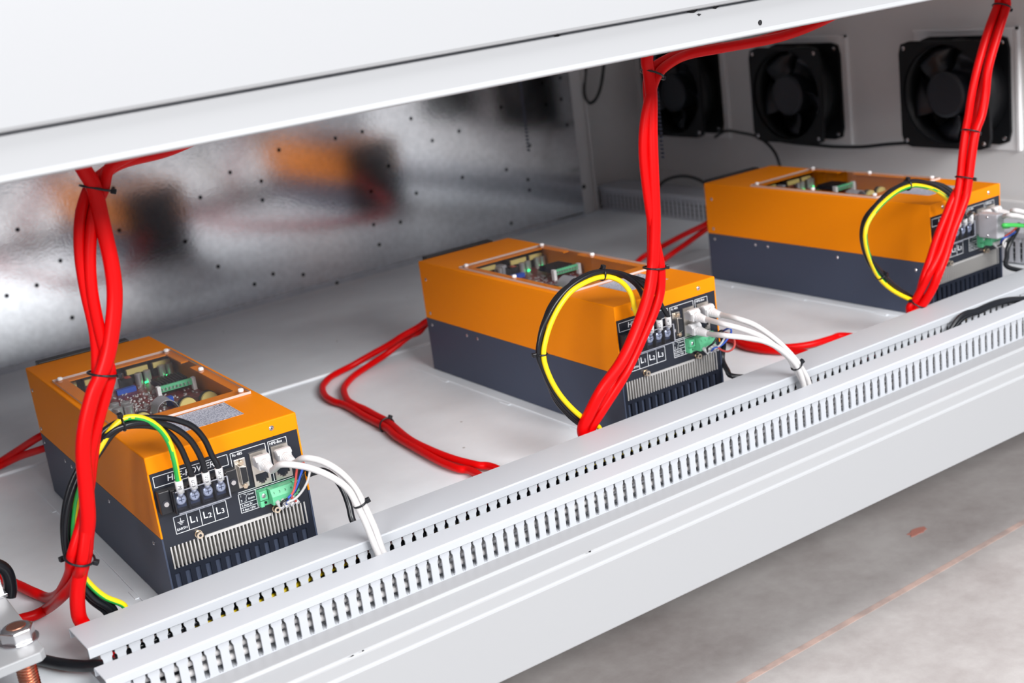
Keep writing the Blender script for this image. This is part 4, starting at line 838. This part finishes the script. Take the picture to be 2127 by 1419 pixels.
# ------------------------------------------------------------------ fans on the end wall
def build_fan():
    F = empty('fan', (0, 0, 0)); h = 0.079; R = 0.0735; n_ = 48
    def plate(x0, x1, name, m_='rubber'):
        mb = MB(); out = []; inn = []
        cr = 0.014
        for i in range(n_):
            q = 2*math.pi*i/n_; c, s = math.cos(q), math.sin(q)
            # rounded square outline
            k = h/max(abs(c), abs(s)); y, z = c*k, s*k
            if abs(y) > h-cr and abs(z) > h-cr:
                cy, cz = math.copysign(h-cr, y), math.copysign(h-cr, z); dd = Vector((y-cy, z-cz)).normalized()*cr; y, z = cy+dd.x, cz+dd.y
            out.append((y, z)); inn.append((c*R, s*R))
        vs = [(x0, y, z) for y, z in out]+[(x0, y, z) for y, z in inn]+[(x1, y, z) for y, z in out]+[(x1, y, z) for y, z in inn]
        fs = []
        for i in range(n_):
            j = (i+1) % n_
            fs += [(i, n_+i, n_+j, j), (2*n_+i, 2*n_+j, 3*n_+j, 3*n_+i), (i, j, 2*n_+j, 2*n_+i), (n_+i, 3*n_+i, 3*n_+j, n_+j)]
        mb.add(vs, fs); return mb.obj(name, m_, F)
    plate(-0.053, -0.047, 'front_flange'); plate(-0.006, -0.001, 'rear_flange')
    mb = MB(); vs = []; fs = []
    for x, r in ((-0.047, R+0.0025), (-0.006, R+0.0025), (-0.006, R), (-0.047, R)):
        vs += [(x, r*math.cos(2*math.pi*i/n_), r*math.sin(2*math.pi*i/n_)) for i in range(n_)]
    for k in range(4):
        for i in range(n_): fs.append((k*n_+i, k*n_+(i+1) % n_, ((k+1) % 4)*n_+(i+1) % n_, ((k+1) % 4)*n_+i))
    mb.add(vs, fs, True); mb.obj('barrel', 'rubber', F)
    MB().cyl((-0.006, 0, 0), (-1, 0, 0), 0.034, 0.042, 32).cyl((-0.048, 0, 0), (-1, 0, 0), 0.034, 0.002, 32, r2=0.030).obj('hub', 'blade', F)
    for k in range(4):
        q = math.pi/4+k*math.pi/2; c, s = math.cos(q), math.sin(q); tv = Vector((0, -s, c))*0.004
        p = Vector((-0.006, c*0.03, s*0.03)); p2 = Vector((-0.006, c*R, s*R)); MB().prism([p-tv, p2-tv, p2+tv, p+tv], (0.004, 0, 0)).obj('strut', 'rubber', F)
    # dark louvre plate behind the rotor
    MB().cyl((-0.0012, 0, 0), (1, 0, 0), R+0.001, 0.0008, 32).obj('rear_guard', 'cavity', F)
    mb = MB(); N = 6
    for i in range(N+1):
        r = 0.033+(R-0.003-0.033)*i/N
        for jx, a_ in ((0, 0.0), (1, 0.42), (2, 0.84)):
            x = -0.040+0.011*jx+0.003*math.sin(i)
            q = a_+0.25*i/N
            mb.v.append((x, r*math.cos(q), r*math.sin(q)))
    fs = []
    for i in range(N):
        for jx in range(2): fs.append((i*3+jx, i*3+jx+1, (i+1)*3+jx+1, (i+1)*3+jx))
    for f in fs: mb.f.append(list(f)); mb.sm.append(True); mb.mi.append(0)
    bm_ = mb.mesh('blade', 'blade')
    for k in range(5):
        o = bpy.data.objects.new('blade', bm_); C.objects.link(o); o.parent = F; o.rotation_euler = (k*2*math.pi/5+0.5, 0, 0)
        md = o.modifiers.new('thick', 'SOLIDIFY'); md.thickness = 0.0016
    for y in (-1, 1):
        for z in (-1, 1): screw_mb((-0.0531, y*0.069, z*0.069), (-1, 0, 0), 0.003, 0.0015).obj('screw', ['steel', 'ink'], F)
    for y in (-1, 1):
        screw_mb((-0.0061, -0.069, y*0.069), (-1, 0, 0), 0.0035, 0.0015).obj('rear_screw', ['steel', 'ink'], F)
    return F
fan = build_fan()
FL = ['square black axial fan farthest back, half hidden by the middle red cables', 'square black axial fan in the middle of the three on the end wall', 'square black axial fan nearest the camera, behind the right red cables']
for i, (fy, fz) in enumerate(FY):
    f_ = fan if i == 0 else copy_tree(fan)
    f_.location = (X1-0.0035, fy, fz); tag(f_, FL[i], 'fan', 'fans on the end wall')
# fan supply leads and other dark cables by the end wall
XC = 1.385
cable('fan_lead', pix([(1485, 285), (1508, 272), (1540, 276), (1570, 283), (1592, 297), (1610, 318), (1620, 345), (1626, 375), (1628, 405)], x=1.372), 0.0026, 'blk', 'black fan lead dropping behind the right unit from the back fans', 'cable', 'black fan leads')
cable('fan_lead', pix([(1572, 284), (1640, 296), (1700, 302), (1736, 305), (1790, 305), (1840, 300), (1885, 297)], x=1.385), 0.0028, 'blk', 'black fan lead sagging between the middle and the near fan', 'cable', 'black fan leads')
cable('wall_cable', pix([(1222, 100), (1216, 150), (1214, 195), (1224, 214), (1238, 205), (1249, 175), (1256, 120)], y=0.99), 0.0030, 'blk', 'looped black cable hanging beside the corner post', 'cable', 'black cables at the back corner')
cable('wall_cable', pix([(1306, 110), (1310, 180), (1318, 260), (1322, 300), (1314, 335), (1320, 355), (1332, 368)], x=1.39)+[at(1345, 376, x=1.355)], 0.0022, 'blk', 'thin dark cable down the end wall left of the back fan', 'cable', 'black cables at the back corner')
cable('wall_cable', [at(1368, 388, z=0.048), at(1380, 376, z=0.056), at(1400, 368, z=0.062), at(1424, 366, z=0.064), at(1448, 372, z=0.056), at(1470, 384, z=0.050)], 0.0026, 'blk', 'short black cable lying on the end wall duct lid', 'cable', 'black cables at the back corner')
